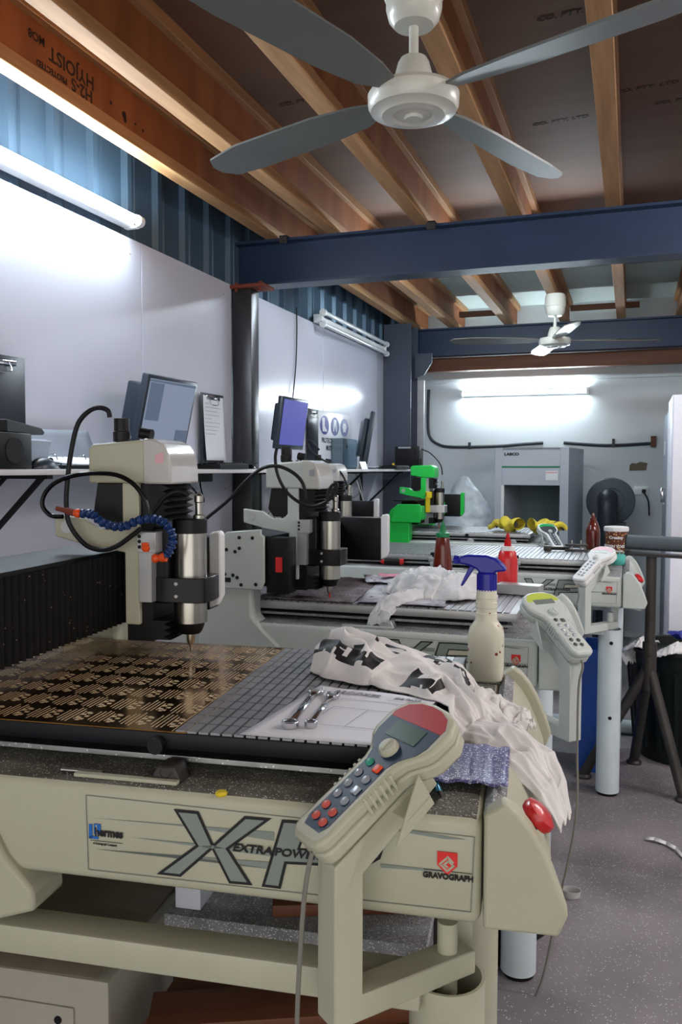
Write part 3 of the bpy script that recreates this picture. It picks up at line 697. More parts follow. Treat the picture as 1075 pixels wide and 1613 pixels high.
    g = G(); g.lathe([(.0006, tz + .0016), (.0022, tz + .006), (.0026, 1.02)], (sx, sy, 0), n=10, ms=[0, 1]); g.build('cutter', ['steel', 'steel' if first else 'redlabel'], sp)
    g = G(); g.lathe([(.011, 1.256), (.011, 1.262), (.007, 1.264), (.007, 1.285), (.0085, 1.287), (.0085, 1.298), (.004, 1.303)], (sx + .018, sy, 0), n=16); g.build('connector', 'steel', sp)
    g = G(); g.lathe([(.012, 1.385), (.012, 1.398), (.016, 1.399), (.0165, 1.417), (.0145, 1.418), (.0145, 1.442), (.005, 1.443)], (-.742, n0 + .04, 0), n=20)
    g.build('motor_connector', 'black', hd)
    if detail:
        g = G(); g.cyl((-.708, n0 + .05, 1.415), (-.686, n0 + .05, 1.411), .011, n=18); g.cyl((-.70, n0 + .05, 1.395), (-.70, n0 + .05, 1.41), .003, n=8)
        for q in (-.718, -.70): g.cyl((q, n0 + .02, 1.395), (q, n0 + .02, 1.403), .004, n=8)
        g.build('adjuster_knob', 'black', hd)
    # stand: rails and tube legs
    for y0 in (.0, .62):
        g = G(); g.box(xl + .03, -.115, y0, y0 + .05, .703, .742, bev=.004); g.build('stand_rail', paint, root)
    for x0 in (xl + .06,) if first else (-.56 + gx * .5, xl + .06):
        g = G(); g.box(x0, x0 + .05, .05, .62, .703, .742); g.build('cross_rail', paint, root)
    for (lx, ly) in ((-.088, .056), (-.088, .634), (xl + .1, .056), (xl + .1, .634)):
        g = G(); g.lathe([(.047, .012 - zoff), (.047, .722), (.043, .722), (.043, .60)], (lx, ly, 0), n=32, caps=(True, False))
        g.cyl((lx, ly, -zoff), (lx, ly, .012 - zoff), .042, n=24, m=1)
        for zz in (.67, .36): g.cyl((lx + .006, ly - .0478, zz), (lx + .006, ly - .040, zz), .0075, n=14, m=1)
        g.cyl((lx, ly, .60), (lx, ly, .608), .043, n=24, m=1)
        g.build('leg', ['aged' if first else 'leg', 'black'], root)
    g = G(); g.box(-.082, -.06, .1, .60, .74, .82); g.build('front_rail', paint, root)
    mx = bracket_and_pad(root, piv, post, .905, paint) if piv else None
    return root, hd, mx

O1 = (-.1114, .9485); R1 = D_(6.7)
m1, h1, mx1 = machine('nearest tabletop engraver with yellowed cream body and a brass sheet on its bed', O1, R1, 0, 'aged', 'aged', .5,
    piv=(-.088, .056), post=(-.2, -.055), flare=.07, first=True)
m1['label'] = 'yellowed cream engraving machine with a brass sheet on its bed and big grey lettering'
m2, h2, mx2 = machine('grey white engraving machine with newspaper and rags on its bed, red label on its gantry', (-.173, 2.150), D_(1.5), -.03, 'paint', 'paint', .12, hx=-.032,
    edge='alub', piv=(-.088, .056), post=(.04, -.08), estop=False, badge_dx=-.015)
m3, h3, mx3 = machine('grey white engraving machine with pale slotted bed and a chocolate tub on its corner', (.016, 3.53), 0, -.03, 'paint', 'paint', .13, hx=0, gx=-.66,
    edge='alub', piv=(-.088, .056), post=(-.185, -.085), badge_dx=-.01)
m4, h4, mx4 = machine('bright green engraving machine at the far end of the row before the back wall', (-.45, 4.88), 0, -.03, 'paint', 'green', .3, hx=-.085, green=True, detail=False,
    edge='alub', piv=(-.02, .056), post=(.05, -.06), estop=False)
def hose(name, pts, r, m, parent, n=10):
    g = G(); g.tube(pts, r, n=n); return g.build(name, m, parent)
hose('power_cable', LAY['hoseA'], .0045, 'rubber', m1); hose('air_hose', LAY['hoseB'], .0042, 'gloss', m1); hose('spindle_cable', LAY['hoseC'], .004, 'rubber', m1)
# blue ball-jointed coolant hose with orange nozzles
g = G(); P = [Vector(p) for p in LAY['blue']]; Q = []
for i in range(len(P) - 1):
    for k in range(2): Q.append(P[i].lerp(P[i + 1], k / 2))
Q.append(P[-1])
for a, b in zip(Q[:-1], Q[1:]):
    d = (b - a).normalized(); L = (b - a).length
    g.lathe([(.0042, 0), (.0085, L * .25), (.0085, L * .55), (.0055, L * .75), (.0065, L * 1.02)], a, d, 12)
ch = g.build('coolant_hose', 'blue', m1)
o_ = [Vector(p) for p in LAY['or']]
g = G(); g.cyl(o_[0], o_[2], .0045, n=10, m=1); g.cyl(o_[1], o_[2], .0065, n=8, m=1); g.lathe([(.006, 0), (.008, .004), (.008, .010), (.006, .013)], o_[2], o_[3] - o_[2], 12)
g.build('inlet_fitting', ['orange', 'rust'], ch)
g = G(); g.lathe([(.006, 0), (.0075, .004), (.006, .006), (.008, .010), (.005, .016)], Vector(o_[4]) + Vector((0, 0, .008)), (0.1, 0, -1), 12)
g.lathe([(.007, 0), (.0085, .004), (.0055, .011), (.0085, .018), (.0085, .024)], o_[6], o_[7] - o_[6], 12); g.build('nozzle', 'orange', ch)
hose('power_cable', LAY['h2b'], .0045, 'rubber', m2); hose('air_hose', LAY['h2a'], .005, 'rubber', m2); hose('power_cable', LAY['h3'], .0045, 'rubber', m3)
E2=1
# ---------------------------------------------------------------- loose things
def ctrl(label, mx_world, name, colours, face, cable):
    """hand-held keypad controller lying in its cradle; +x along the body from cable end to display"""
    r = empty(name, label, 'controller', group='handheld controllers'); r.matrix_world = mx_world
    body, lower, upper, glass, dial, btn = colours
    KU, KV = .90, 1.28
    def kk(P): return [(u * KU, v * KV) for u, v in P]
    half = kk([(0, .014), (.006, .0225), (.02, .025), (.135, .0235), (.150, .027), (.170, .041), (.182, .045), (.215, .0455), (.236, .036), (.246, .02), (.249, 0)])
    out = half + [(u, -v) for u, v in reversed(half[:-1])]
    g = G(); g.prism(inset(out, .002), 0, .018, 'xy'); g.build('back_shell', body, r, bev=.004)
    g = G(); g.prism(out, .0185, .036, 'xy'); fb = g.build('front_shell', body, r, bev=.0055)
    lo = [(.018, .012), (.03, .016), (.132, .0155), (.148, .020), (.166, .033), (.18, .037), (.2065, .037)]
    lo = kk(lo); lo = lo + [(u, -v) for u, v in reversed(lo)]
    g = G(); g.prism(lo, .036, .0365, 'xy'); g.build('keypad_face', lower, r, smooth=False)
    hi = [(.207, .037), (.216, .0375), (.232, .029), (.240, .015), (.242, 0)]
    hi = kk(hi); hi = hi + [(u, -v) for u, v in reversed(hi[:-1])]
    g = G(); g.prism(hi, .036, .0365, 'xy'); g.build('display_face', upper, r, smooth=False)
    g = G(); g.prism(kk([(.176, .022), (.203, .022), (.203, -.022), (.176, -.022)] if glass == 'screenglass' else [(.196, .024), (.214, .024), (.214, -.024), (.196, -.024)]), .0365, .0372, 'xy'); g.build('display', glass, r)
    g = G(); g.lathe([(.0125, .036), (.0125, .041), (.010, .045), (.001, .046)], (.158 * KU, 0, 0), n=22); g.box(.149 * KU, .167 * KU, -.0012, .0012, .045, .0472); g.build('dial', dial, r)
    k = 0
    for u, v, c in ((.130, .0075, btn[0]), (.126, -.008, btn[1]), (.110, .0085, btn[2]), (.106, -.007, btn[2]), (.091, .0085, btn[2]), (.087, -.008, btn[3]), (.072, .0085, btn[2]), (.068, -.007, btn[2]), (.052, .0085, btn[4]), (.048, -.0065, btn[4]), (.034, .0075, btn[4]), (.031, -.0065, btn[4])):
        g = G(); u *= KU; v *= KV
        if k in (1, 5): g.box(u - .0055, u + .0055, v - .0055, v + .0055, .036, .039, bev=.0012)
        else: g.lathe([(.0056, .036), (.0054, .0385), (.003, .0397), (.0005, .04)], (u, v, 0), n=14)
        g.build('button', c, r); k += 1
    for i in range(6):
        for s in (-1, 1):
            u = .072 + i * .008; g = G(); g.box(u, u + .004, s * .0302 - .002, s * .0302 + .002, .012, .035, bev=.0008); g.build('grip_rib', body, r)
    if cable:
        g = G(); g.tube([r.matrix_world.inverted() @ Vector(p) for p in cable], .0028); g.build('cable', 'cablegrey', r)
    return r
def MW(root, p): return Matrix.Translation(root.location) @ Matrix.Rotation(root.rotation_euler.z, 4, 'Z') @ Vector(p)
def MM(root): return Matrix.Translation(root.location) @ Matrix.Rotation(root.rotation_euler.z, 4, 'Z')
INC = Matrix.Translation((-.02, 0, .914)) @ Matrix.Rotation(-.575, 4, 'Y') @ Matrix.Translation((-.01, 0, .006))
def pad(m, mx, label, cols, face, roll, cab):
    mw = MM(m) @ mx @ INC @ Matrix.Rotation(roll, 4, 'X')
    e = mw @ Vector((0.002, 0, .012))
    c = ([e] + [mw @ Vector((-.012, 0, 0))] + [Vector(q) for q in cab]) if cab else None
    return ctrl(label, mw, 'handheld_controller', cols, face, c)
p1 = MM(m1) @ mx1
pad(m1, mx1, 'cream handheld controller with red and slate blue face and round dial', ('aged', 'faceblue', 'facered', 'screenglass', 'aged', ('btngreen', 'orange', 'btngrey', 'btngrey', 'btnred')), None, .0,
    [p1 @ Vector((-.045, .006, .86)), p1 @ Vector((-.05, .01, .75)), p1 @ Vector((-.045, .02, .66)), p1 @ Vector((-.05, .02, .5)), p1 @ Vector((-.03, .02, .2)), p1 @ Vector((0, .05, .01))])
p2 = MM(m2) @ mx2
pad(m2, mx2, 'pale grey handheld controller with a lime green band over its display', ('paint', 'paint', 'facelime', 'lcdgrey', 'paint', ('facedark', 'facedark', 'btngrey', 'btngrey', 'facedark')), None, 0,
    [p2 @ Vector((-.04, .01, .86)), p2 @ Vector((-.05, .02, .72)), p2 @ Vector((-.06, .03, .55)), p2 @ Vector((.0, .03, .3)), p2 @ Vector((.06, .02, .1)), p2 @ Vector((.1, .02, .006))])
p3 = MM(m3) @ mx3
pad(m3, mx3, 'white handheld controller with a pink band round its display', ('white', 'white', 'facepink', 'lcdgrey', 'paint', ('btngrey', 'btngrey', 'btngrey', 'btngrey', 'btngrey')), None, 0,
    [p3 @ Vector((-.04, .0, .86)), p3 @ Vector((-.05, .04, .74)), p3 @ Vector((-.03, .06, .6))])
p4 = MM(m4) @ mx4
pad(m4, mx4, 'white handheld controller with charcoal keypad and green top, by the yellow gloves', ('white', 'facedark', 'facegreen', 'facedark', 'paint', ('btngrey',) * 5), None, 0, None)

# brass sheet with engraved nameplates on the first bed
r = empty('brass_sheet', 'brown brass sheet on the slotted bed, covered in rows of engraved nameplates', 'sheet', MW(m1, (0, 0, .9971)), R1)
g = G(); g.box(-1.07, -.437, .064, .598, 0, .0014); g.build('plate', 'brass', r)
g = G(); rn = random.Random(4)
for ix in range(12):
    for iy in range(8):
        x0, y0 = -.458 - (ix + 1) * .0475, .073 + iy * .065
        for k in range(5):
            L = rn.uniform(.042, .06) if k not in (0, 4) else .034
            xx = x0 + .006 + k * .0062
            y = y0 + .006 + (.05 - L) / 2
            while y < y0 + .006 + (.05 + L) / 2:
                d = rn.uniform(.003, .009); g.box(xx, xx + .0017, y, y + d, .0014, .00165); y += d + .0012
        for q in range(7):
            a = q * .9; cx, cy = x0 + .040 + .0045 * math.cos(a), y0 + .029 + .017 * math.sin(a)
            g.box(cx - .003, cx + .003, cy - .003, cy + .003, .0014, .00165)
g.build('engraving', 'engrave', r, smooth=False)
g = G(); g.box(-.4585, -.4575, .066, .596, .0014, .0016); g.box(-.4385, -.437, .066, .596, .0014, .0018); g.build('scribed_line', 'engrave', r, smooth=False)

# job sheet and two spanners
r = empty('job_sheet', 'white printed job sheet lying on the slotted bed under the spanners', 'paper', MW(m1, (0, 0, 1.0005)), R1)
q = [(-.363, .066), (-.175, .062), (-.125, .285), (-.318, .325)]
def bil(a, b):
    return (q[0][0] * (1 - a) * (1 - b) + q[1][0] * a * (1 - b) + q[2][0] * a * b + q[3][0] * (1 - a) * b, q[0][1] * (1 - a) * (1 - b) + q[1][1] * a * (1 - b) + q[2][1] * a * b + q[3][1] * (1 - a) * b)
g = G(); g.grid(lambda a, b: Vector((*bil(a, b), .0008 + .0016 * abs(math.sin(5 * a + 2 * b)) * b)), 14, 14); g.build('sheet', 'paper', r, solid=.0003)
g = G()
def rule(a0, b0, a1, b1, t=.0006):
    p, s = Vector(bil(a0, b0)), Vector(bil(a1, b1)); d = (s - p).normalized(); n = Vector((-d.y, d.x)) * t
    g.prism([tuple(p + n), tuple(s + n), tuple(s - n), tuple(p - n)], .0030, .0032, 'xy')
rule(.66, .84, .9, .84, .0004); rule(.3, .78, .95, .78); rule(.35, .25, .9, .25); rule(.35, .25, .35, .6); rule(.9, .25, .9, .6); rule(.35, .6, .9, .6); rule(.62, .25, .62, .6)
an = math.atan2(q[2][1] - q[3][1], q[2][0] - q[3][0])
for t, sz, a, b in (('BROOKES', .017, .38, .9), ('JOB CARD', .009, .8, .9)):
    me = textmesh(t, sz, bold=.0002); g.mesh(me, Matrix.Translation((*bil(a, b), .0031)) @ Matrix.Rotation(an, 4, 'Z')); bpy.data.meshes.remove(me)
g.build('print', 'printgrey', r, smooth=False)
def spanner(label, x, y, a, L, w, ring):
    r = empty('spanner', label, 'spanner', MW(m1, (x, y, 1.0065)), R1 + a, 'spanners')
    g = G()
    g.box(-w * .42, w * .42, .012, L - .012, -.0022, .0028, bev=.0015)
    g.build('shank', 'chrome', r)
    g = G(); W = w
    jaw = [(-W * .45, .014), (-W * 1.05, .004), (-W * 1.1, -.008), (-W * .62, -.014), (-W * .5, -.002), (W * .4, .0), (W * .55, -.013), (W * 1.05, -.007), (W * 1.0, .006), (W * .45, .014)]
    g.prism([(p, L - s) for p, s in jaw], -.003, .0035, 'xy'); g.build('open_jaw', 'chrome', r, bev=.001)
    g = G(); c = Vector((0, 0, 0)); n = 26
    R = [[g.bm.verts.new((rr * math.cos(2 * PI * i / n), rr * math.sin(2 * PI * i / n), z)) for i in range(n)] for rr, z in ((W * .95, -.0045), (W * .95, .0045), (W * .58, .0045), (W * .58, -.0045))]
    g.skin(R, closed=True); g.build('ring_end', 'chrome', r, bev=.001)
    return r
spanner('larger chrome combination spanner lying on the printed job sheet', -.306, .108, D_(2), .165, .0125, True)
spanner('smaller chrome combination spanner beside the larger one on the job sheet', -.279, .115, D_(1), .142, .0095, True)

# pin, allen key and chip on the dusty lip of the first machine
r = empty('steel_pin', 'short steel rod lying in the dust on the machine lip', 'rod', MW(m1, (-.569, .028, .949)), R1)
g = G(); g.cyl((-.026, 0, 0), (.026, 0, 0), .0025, n=10); g.cyl((-.03, 0, 0), (-.026, 0, 0), .0031, n=10); g.cyl((.026, 0, 0), (.03, 0, 0), .0031, n=10); g.build('rod', 'steel', r)
g = G(); g.lathe([(.001, 0), (.0065, .0006), (.008, .003), (.006, .006), (.001, .0068)], n=16); o = g.build('yellow_plug', 'yellowl', loc=MW(m1, (-.365, .004, .943))); tag(o, 'small yellow plug on the lip above the big grey lettering', 'plug')
r = empty('pen', 'blue metallic pen tip poking from under the blue sheet', 'pen', MW(m1, (-.101, .06, .951)), R1 + .25)
g = G(); g.lathe([(.0045, 0), (.0045, .06), (.005, .062)], (0, -.01, 0), (0, 1, 0), 14); g.build('barrel', 'tealglass', r)
g = G(); g.lathe([(.0012, -.024), (.0038, -.012), (.0045, -.010)], ax=(0, 1, 0), n=14); g.build('tip', 'chrome', r)
g = G(); g.grid(lambda a, b: Vector((-.112 + .095 * a, .078 + .125 * b - .003 * math.sin(9 * a), .957 + .008 * b * b + .0012 * math.sin(22 * a))), 20, 12)
o = g.build('plastic_sheet', 'sheetblue', solid=.001, loc=m1.location, rot=(0, 0, R1)); tag(o, 'bent blue plastic sheet strewn with shiny chips beside the emergency stop', 'sheet')

# ---- cloth
def wr(p, k, amp):
    return amp * (mnoise.noise(Vector(p) * k) + .5 * mnoise.noise(Vector(p) * k * 2.3))
FONT = {'F': '11110 10000 10000 11100 10000 10000 10000', 'O': '01110 10001 10001 10001 10001 10001 01110', 'R': '11110 10001 10001 11110 10100 10010 10001',
        'W': '10001 10001 10001 10101 10101 11011 10001', 'A': '01110 10001 10001 11111 10001 10001 10001', 'D': '11110 10001 10001 10001 10001 10001 11110', 'U': '10001 10001 10001 10001 10001 10001 01110', 'K': '10001 10010 10100 11000 10100 10010 10001'}
def glyph(ch, a, b):
    if not (0 <= a < 1 and 0 <= b < 1): return False
    F = FONT[ch].split()
    for da in (-.42, 0, .42):
        for db in (-.3, 0, .3):
            i, j = int(a * 5 + da), int(b * 7 + db)
            if 0 <= i < 5 and 0 <= j < 7 and F[6 - j][i] == '1': return True
    return False
def cloth(name, label, cat, secs, m, nu, nv, amp, k, extra=(), letters=(), seed=0, thick=.002, floor=None):
    """secs: (centre, half vector, arch height) along the cloth"""
    g = G()
    def at(u):
        x = u * (len(secs) - 1); i = min(int(x), len(secs) - 2); t = x - i; t = t * t * (3 - 2 * t)
        A, B = secs[i], secs[i + 1]
        return Vector(A[0]).lerp(Vector(B[0]), t), Vector(A[1]).lerp(Vector(B[1]), t), A[2] * (1 - t) + B[2] * t
    def fn(u, v):
        c, h, z = at(u); s = 2 * v - 1
        e = max(0, 1 - abs(s) ** 2.2)
        p = c + h * s + Vector((0, 0, z * e ** .7))
        fold = 1 - 1.6 * abs(mnoise.noise(Vector((u * k * 1.1 + seed + .8 * s, v * k * .75, seed)))) - .5 * abs(mnoise.noise(Vector((u * k * 2.6 - s, v * k * 1.9 + seed, 7.0))))
        d = wr((p.x + seed, p.y, p.z), k * 4, amp) * min(1, .25 + (1 - u) * 4)
        p += Vector((d * .7, wr((p.y, p.x + seed, 3), k * 4, amp) * .7, (d * .6 + amp * 2.1 * (fold - .55)) * (.35 + .65 * e)))
        if floor is not None: p.z = max(p.z, floor(p.x, p.y))
        return p
    def mf(u, v):
        for ch, u0, u1, v0, v1 in letters:
            if glyph(ch, (u - u0) / (u1 - u0), (v - v0) / (v1 - v0)): return 1
        return 0
    g.grid(fn, nu, nv, mf=mf if letters else None)
    for E in extra:
        secs0 = secs; secs = E; g.grid(fn, 40, 24); secs = secs0
    o = g.build(name, [m, 'ink'], solid=thick, ang=3)
    return tag(o, label, cat)
def flr1(x, y):
    q = MM(m1).inverted() @ Vector((x, y, 0))
    if q.x < -.103: return 1.004
    if q.x < -.04: return .951
    return .80
T1 = lambda x, y, z: MW(m1, (x, y, z))
V1_ = lambda x, y, z=0: Matrix.Rotation(R1, 3, 'Z') @ Vector((x, y, z))
cloth('t_shirt', 'white t-shirt with black lettering bundled on the bed and draped over its end', 'shirt',
      [(T1(-.352, .50, 1.004), V1_(.01, .03), .02), (T1(-.337, .475, 1.004), V1_(.02, .065), .05), (T1(-.30, .455, 1.004), V1_(.02, .085), .062), (T1(-.25, .435, 1.004), V1_(.03, .09), .046), (T1(-.20, .42, 1.004), V1_(.04, .09), .032),
       (T1(-.155, .40, 1.002), V1_(.045, .085), .024), (T1(-.115, .36, 1.0), V1_(.035, .075), .02), (T1(-.09, .32, .985), V1_(.03, .055), .016), (T1(-.06, .28, .959), V1_(.03, .05), .016), (T1(-.025, .25, .954), V1_(.035, .045), .015), (T1(.01, .225, .94), V1_(.035, .04), .012), (T1(.042, .215, .905), V1_(.02, .035), .008), (T1(.060, .213, .862), V1_(.008, .03), .004)],
      'cloth', 170, 110, .011, 4.5, letters=(('O', .05, .13, .10, .30), ('R', .13, .21, .10, .32), ('W', .21, .31, .10, .34), ('A', .24, .32, .52, .74), ('R', .36, .44, .62, .88), ('W', .42, .53, .10, .36), ('D', .47, .54, .66, .86)),
      extra=([(T1(-.075, .355, .985), V1_(.015, .04), .016), (T1(-.036, .385, .96), V1_(.012, .036), .014), (T1(0, .393, .948), V1_(.01, .03), .01), (T1(.014, .392, .936), V1_(.008, .024), .004)],), floor=flr1)
def flr2(x, y): 
    q = MM(m2).inverted() @ Vector((x, y, 0))
    return .972 if q.y > .066 else .80
T2 = lambda x, y, z: MW(m2, (x, y, z + .03))
cloth('rag', 'heap of white rags on the newspaper in front of the brown sauce bottle', 'rag',
      [(T2(-.52, .36, .974), Vector((.0, .10, 0)), .02), (T2(-.47, .40, .974), Vector((.02, .15, 0)), .05), (T2(-.40, .38, .974), Vector((.03, .18, 0)), .06), (T2(-.33, .33, .974), Vector((.02, .16, 0)), .05), (T2(-.27, .32, .974), Vector((.01, .15, 0)), .055), (T2(-.22, .36, .974), Vector((.0, .11, 0)), .035)],
      'rag', 90, 60, .014, 6.0, seed=4, floor=flr2)
cloth('rag', 'white rag hanging over the bed edge below the heap of rags', 'rag',
      [(T2(-.40, .21, .978), Vector((.045, .03, 0)), .02), (T2(-.43, .13, .978), Vector((.04, .02, 0)), .022), (T2(-.45, .072, .975), Vector((.035, .012, 0)), .02), (T2(-.47, .045, .95), Vector((.03, .004, 0)), .008), (T2(-.485, .04, .915), Vector((.026, 0, 0)), .004)],
      'rag', 50, 30, .007, 7.0, seed=9, floor=flr2)
# newspapers and chips on the second bed
def sheet(name, label, cat, quad, z, m, parent=None, curl=.004, n=14):
    g = G()
    def fn(a, b):
        P = [Vector(p) for p in quad]
        p = (P[0] * (1 - a) + P[1] * a) * (1 - b) + (P[3] * (1 - a) + P[2] * a) * b
        return Vector((p.x, p.y, z + curl * (.4 + mnoise.noise(Vector((a * 3 + z * 90, b * 3, 1))))))
    g.grid(fn, n, n)
    return tag(g.build(name, m, solid=.0005), label, cat)
c2 = lambda *P: [(MW(m2, (x, y, 0)).x, MW(m2, (x, y, 0)).y) for x, y in P]
g = G()
qq = [Vector((*p, 0)) for p in c2((-.93, .07), (-.56, .07), (-.60, .58), (-.93, .58))]
g.grid(lambda a, b: Vector((*((qq[0] * (1 - a) + qq[1] * a) * (1 - b) + (qq[3] * (1 - a) + qq[2] * a) * b).xy, .9725 + .004 * max(0, mnoise.noise(Vector((a * 9, b * 9, 0)))))), 40, 40)
o = tag(g.build('engraving_blank', 'chips', solid=.002), 'dark plastic blank covered in purple grey chips under the second spindle', 'sheet')
sheet('newspaper', 'open printed newspaper spread beside the chip covered blank', 'newspaper', c2((-.55, .075), (-.30, .075), (-.36, .50), (-.60, .50)), .974, 'news')
sheet('newspaper', 'newspaper with a pink patch lying behind the rags', 'newspaper', c2((-.62, .42), (-.42, .44), (-.46, .592), (-.68, .592)), .978, 'news', curl=.012)
sheet('pink_flyer', 'small pink printed flyer on the back newspaper', 'flyer', c2((-.60, .50), (-.53, .50), (-.545, .57), (-.62, .57)), .992, 'pink')
sheet('paper_sheet', 'white paper sheet behind the grey scraper block', 'paper', c2((-.22, .44), (-.12, .44), (-.11, .59), (-.23, .59)), .974, 'paper')

# bottles
def spray():
    r = empty('spray_bottle', 'cream spray bottle with a blue trigger head on the machine corner', 'bottle', MW(m1, (-.071, .645, .9455)), R1 - .12)
    g = G(); n = 40; rings = []
    def sec(z, a, b, p):
        return [g.bm.verts.new((a * math.copysign(abs(math.cos(t)) ** p, math.cos(t)), b * math.copysign(abs(math.sin(t)) ** p, math.sin(t)), z)) for t in (2 * PI * i / n for i in range(n))]
    for z, a, b, p in ((0, .029, .022, .6), (.004, .0325, .025, .55), (.05, .0335, .026, .55), (.088, .0335, .026, .6), (.102, .031, .025, .7), (.112, .024, .022, .9), (.118, .0205, .0205, 1), (.13, .0205, .0205, 1), (.131, .0192, .0192, 1), (.14, .0192, .0192, 1), (.141, .0205, .0205, 1), (.151, .0205, .0205, 1), (.152, .0192, .0192, 1), (.158, .0192, .0192, 1), (.159, .02, .02, 1), (.175, .0185, .0185, 1)):
        rings.append(sec(z, a, b, p))
    g.skin(rings); g.build('bottle_body', 'creamb', r)
    g = G(); g.lathe([(.0185, .172), (.0185, .205), (.015, .208)], n=30); 
    for i in range(20): g.box(.0178, .0192, -.001, .001, .173, .203, mx=Matrix.Rotation(2 * PI * i / 20, 4, 'Z'))
    g.build('collar', 'bluecap', r)
    g = G(); g.prism([(-.012, .205), (-.018, .213), (-.030, .219), (-.046, .222), (-.053, .222), (-.053, .236), (-.035, .241), (.0, .241), (.018, .236), (.033, .222), (.038, .212), (.02, .210), (.014, .205)], -.0125, .0125, 'xz'); hd = g.build('trigger_head', 'bluecap', r, bev=.004)
    g = G(); g.prism([(-.022, .217), (-.032, .220), (-.040, .203), (-.050, .180), (-.046, .179), (-.034, .198)], -.006, .006, 'xz'); g.build('trigger', 'bluecap', r, bev=.002)
    g = G(); g.lathe([(.007, 0), (.0085, .002), (.0085, .010), (.003, .012)], (-.053, 0, .229), (-1, 0, 0), 6); g.build('nozzle', 'bluecap', r)
spray()
def squeeze(label, loc, prof, bodym, capm, capp, ringp=None, rm=None):
    r = empty('squeeze_bottle', label, 'bottle', loc, group='squeeze bottles')
    g = G(); g.lathe(prof, n=30); g.build('bottle_body', bodym, r)
    g = G(); g.lathe(capp, n=24); g.build('nozzle_cap', capm, r)
    if ringp: g = G(); g.lathe(ringp, n=26); g.build('collar', rm, r)
squeeze('brown sauce squeeze bottle with a green nozzle cap', MW(m2, (-.40, .57, 1.003)), [(.028, 0), (.034, .004), (.034, .01), (.0335, .04), (.026, .11), (.022, .145), (.018, .152)], 'sauce', 'greencap',
        [(.021, .150), (.0225, .152), (.0225, .164), (.012, .168), (.010, .174), (.0095, .186), (.006, .189), (.0055, .196), (.002, .203), (.0005, .204)])
squeeze('red squeeze bottle with a dark red nozzle beside the blue trigger head', MW(m2, (-.182, .52, 1.003)), [(.029, 0), (.032, .003), (.032, .085), (.027, .112), (.0225, .118)], 'red', 'facered',
        [(.012, .131), (.011, .136), (.0105, .15), (.007, .154), (.006, .164), (.0025, .174), (.0005, .175)], [(.0225, .117), (.0225, .131), (.013, .132)], 'white')
squeeze('brown sauce bottle with a pale nozzle beside the chocolate tub', MW(m3, (-.185, .58, 1.0005)), [(.030, 0), (.0335, .003), (.0335, .075), (.031, .10), (.02, .127), (.014, .137)], 'sauce', 'sauce',
        [(.0145, .136), (.015, .139), (.015, .148), (.009, .150), (.0075, .16), (.004, .172), (.0005, .173)])
r = empty('yogurt_tub', 'chocolate brown printed tub with white lid on the machine corner', 'tub', MW(m3, (-.078, .46, .9455)))
g = G(); g.lathe([(.040, 0), (.041, .002), (.0435, .05), (.0495, .155), (.05, .157)], n=40, ms=[1, 1, 0, 0]); g.build('cup', ['tub', 'teal'], r)
g = G(); g.lathe([(.053, .152), (.0545, .154), (.0545, .170), (.051, .173), (.047, .170), (.001, .169)], n=40); g.build('lid', 'white', r)
g = G()
for t, sz, z in (('FROZEN YOGURT', .0165, .085), ('CHOCOLATE', .010, .064), ('Creamy', .018, .125)):
    me = textmesh(t, sz, bold=.0008)
    for v in me.vertices:
        a = v.co.x / .047; rr = .0475 + (z + v.co.y - .05) * .055 + v.co.z
        v.co = Vector((rr * math.sin(a), -rr * math.cos(a), z + v.co.y))
    g.mesh(me); bpy.data.meshes.remove(me)
g.build('print', 'white', r, smooth=False, recalc=False)
g = G()
for i in range(24):
    a0, a1 = 2 * PI * i / 24, 2 * PI * (i + 1) / 24
    d = .012 if i % 2 else .003
    rr = .0445
    P = [(rr * math.sin(a0), -rr * math.cos(a0), .048), (rr * math.sin(a1), -rr * math.cos(a1), .048), (rr * 1.01 * math.sin((a0 + a1) / 2), -rr * 1.01 * math.cos((a0 + a1) / 2), .052 + d)]
    g._f([g.bm.verts.new(p) for p in P])
g.build('drip_band', 'teal', r)

# tools on the beds
r = empty('screwdriver', 'screwdriver with red and black handle on the chip covered lip', 'screwdriver', MW(m3, (-1.02, .048, .965)), .0)
g = G(); g.lathe([(.001, -.052), (.011, -.05), (.0145, -.044), (.0145, -.036)], ax=(1, 0, 0), n=18, m=0); g.lathe([(.013, -.036), (.015, -.02), (.0145, .02), (.013, .036)], ax=(1, 0, 0), n=18, m=1); g.lathe([(.0145, .036), (.0145, .046), (.009, .054)], ax=(1, 0, 0), n=18, m=0)
g.build('handle', ['red', 'rubber'], r, rot=(0, 0, PI))
g = G(); g.cyl((-.054, 0, 0), (-.15, 0, 0), .0035, n=10); g.build('shank', 'chrome', r)
def clamp(label, x, y):
    r = empty('bed_clamp', label, 'clamp', MW(m3, (x, y, .955)), group='bed clamps')
    g = G(); g.box(-.02, .02, -.012, .018, .015, .036, bev=.003); g.box(-.012, .012, -.012, .004, -.01, .016, bev=.002); g.build('jaw', 'alub', r)
    g = G(); g.lathe([(.005, .036), (.005, .044), (.012, .045), (.013, .049), (.012, .056), (.004, .058)], n=18); g.build('knob', 'black', r)
clamp('black knobbed clamp on the bed edge beside the green capped bottle', -.835, .052); clamp('black knobbed clamp on the bed edge behind the red bottle', -.476, .052)
r = empty('scraper_block', 'grey metal block on the bed behind the lime banded controller', 'block', MW(m2, (-.125, .40, 1.0015)), -.1)
g = G(); g.prism([(-.10, 0), (.06, 0), (.06, .03), (-.07, .03), (-.10, .012)], -.03, .03, 'xz'); g.build('bar', 'alub', r, bev=.002)
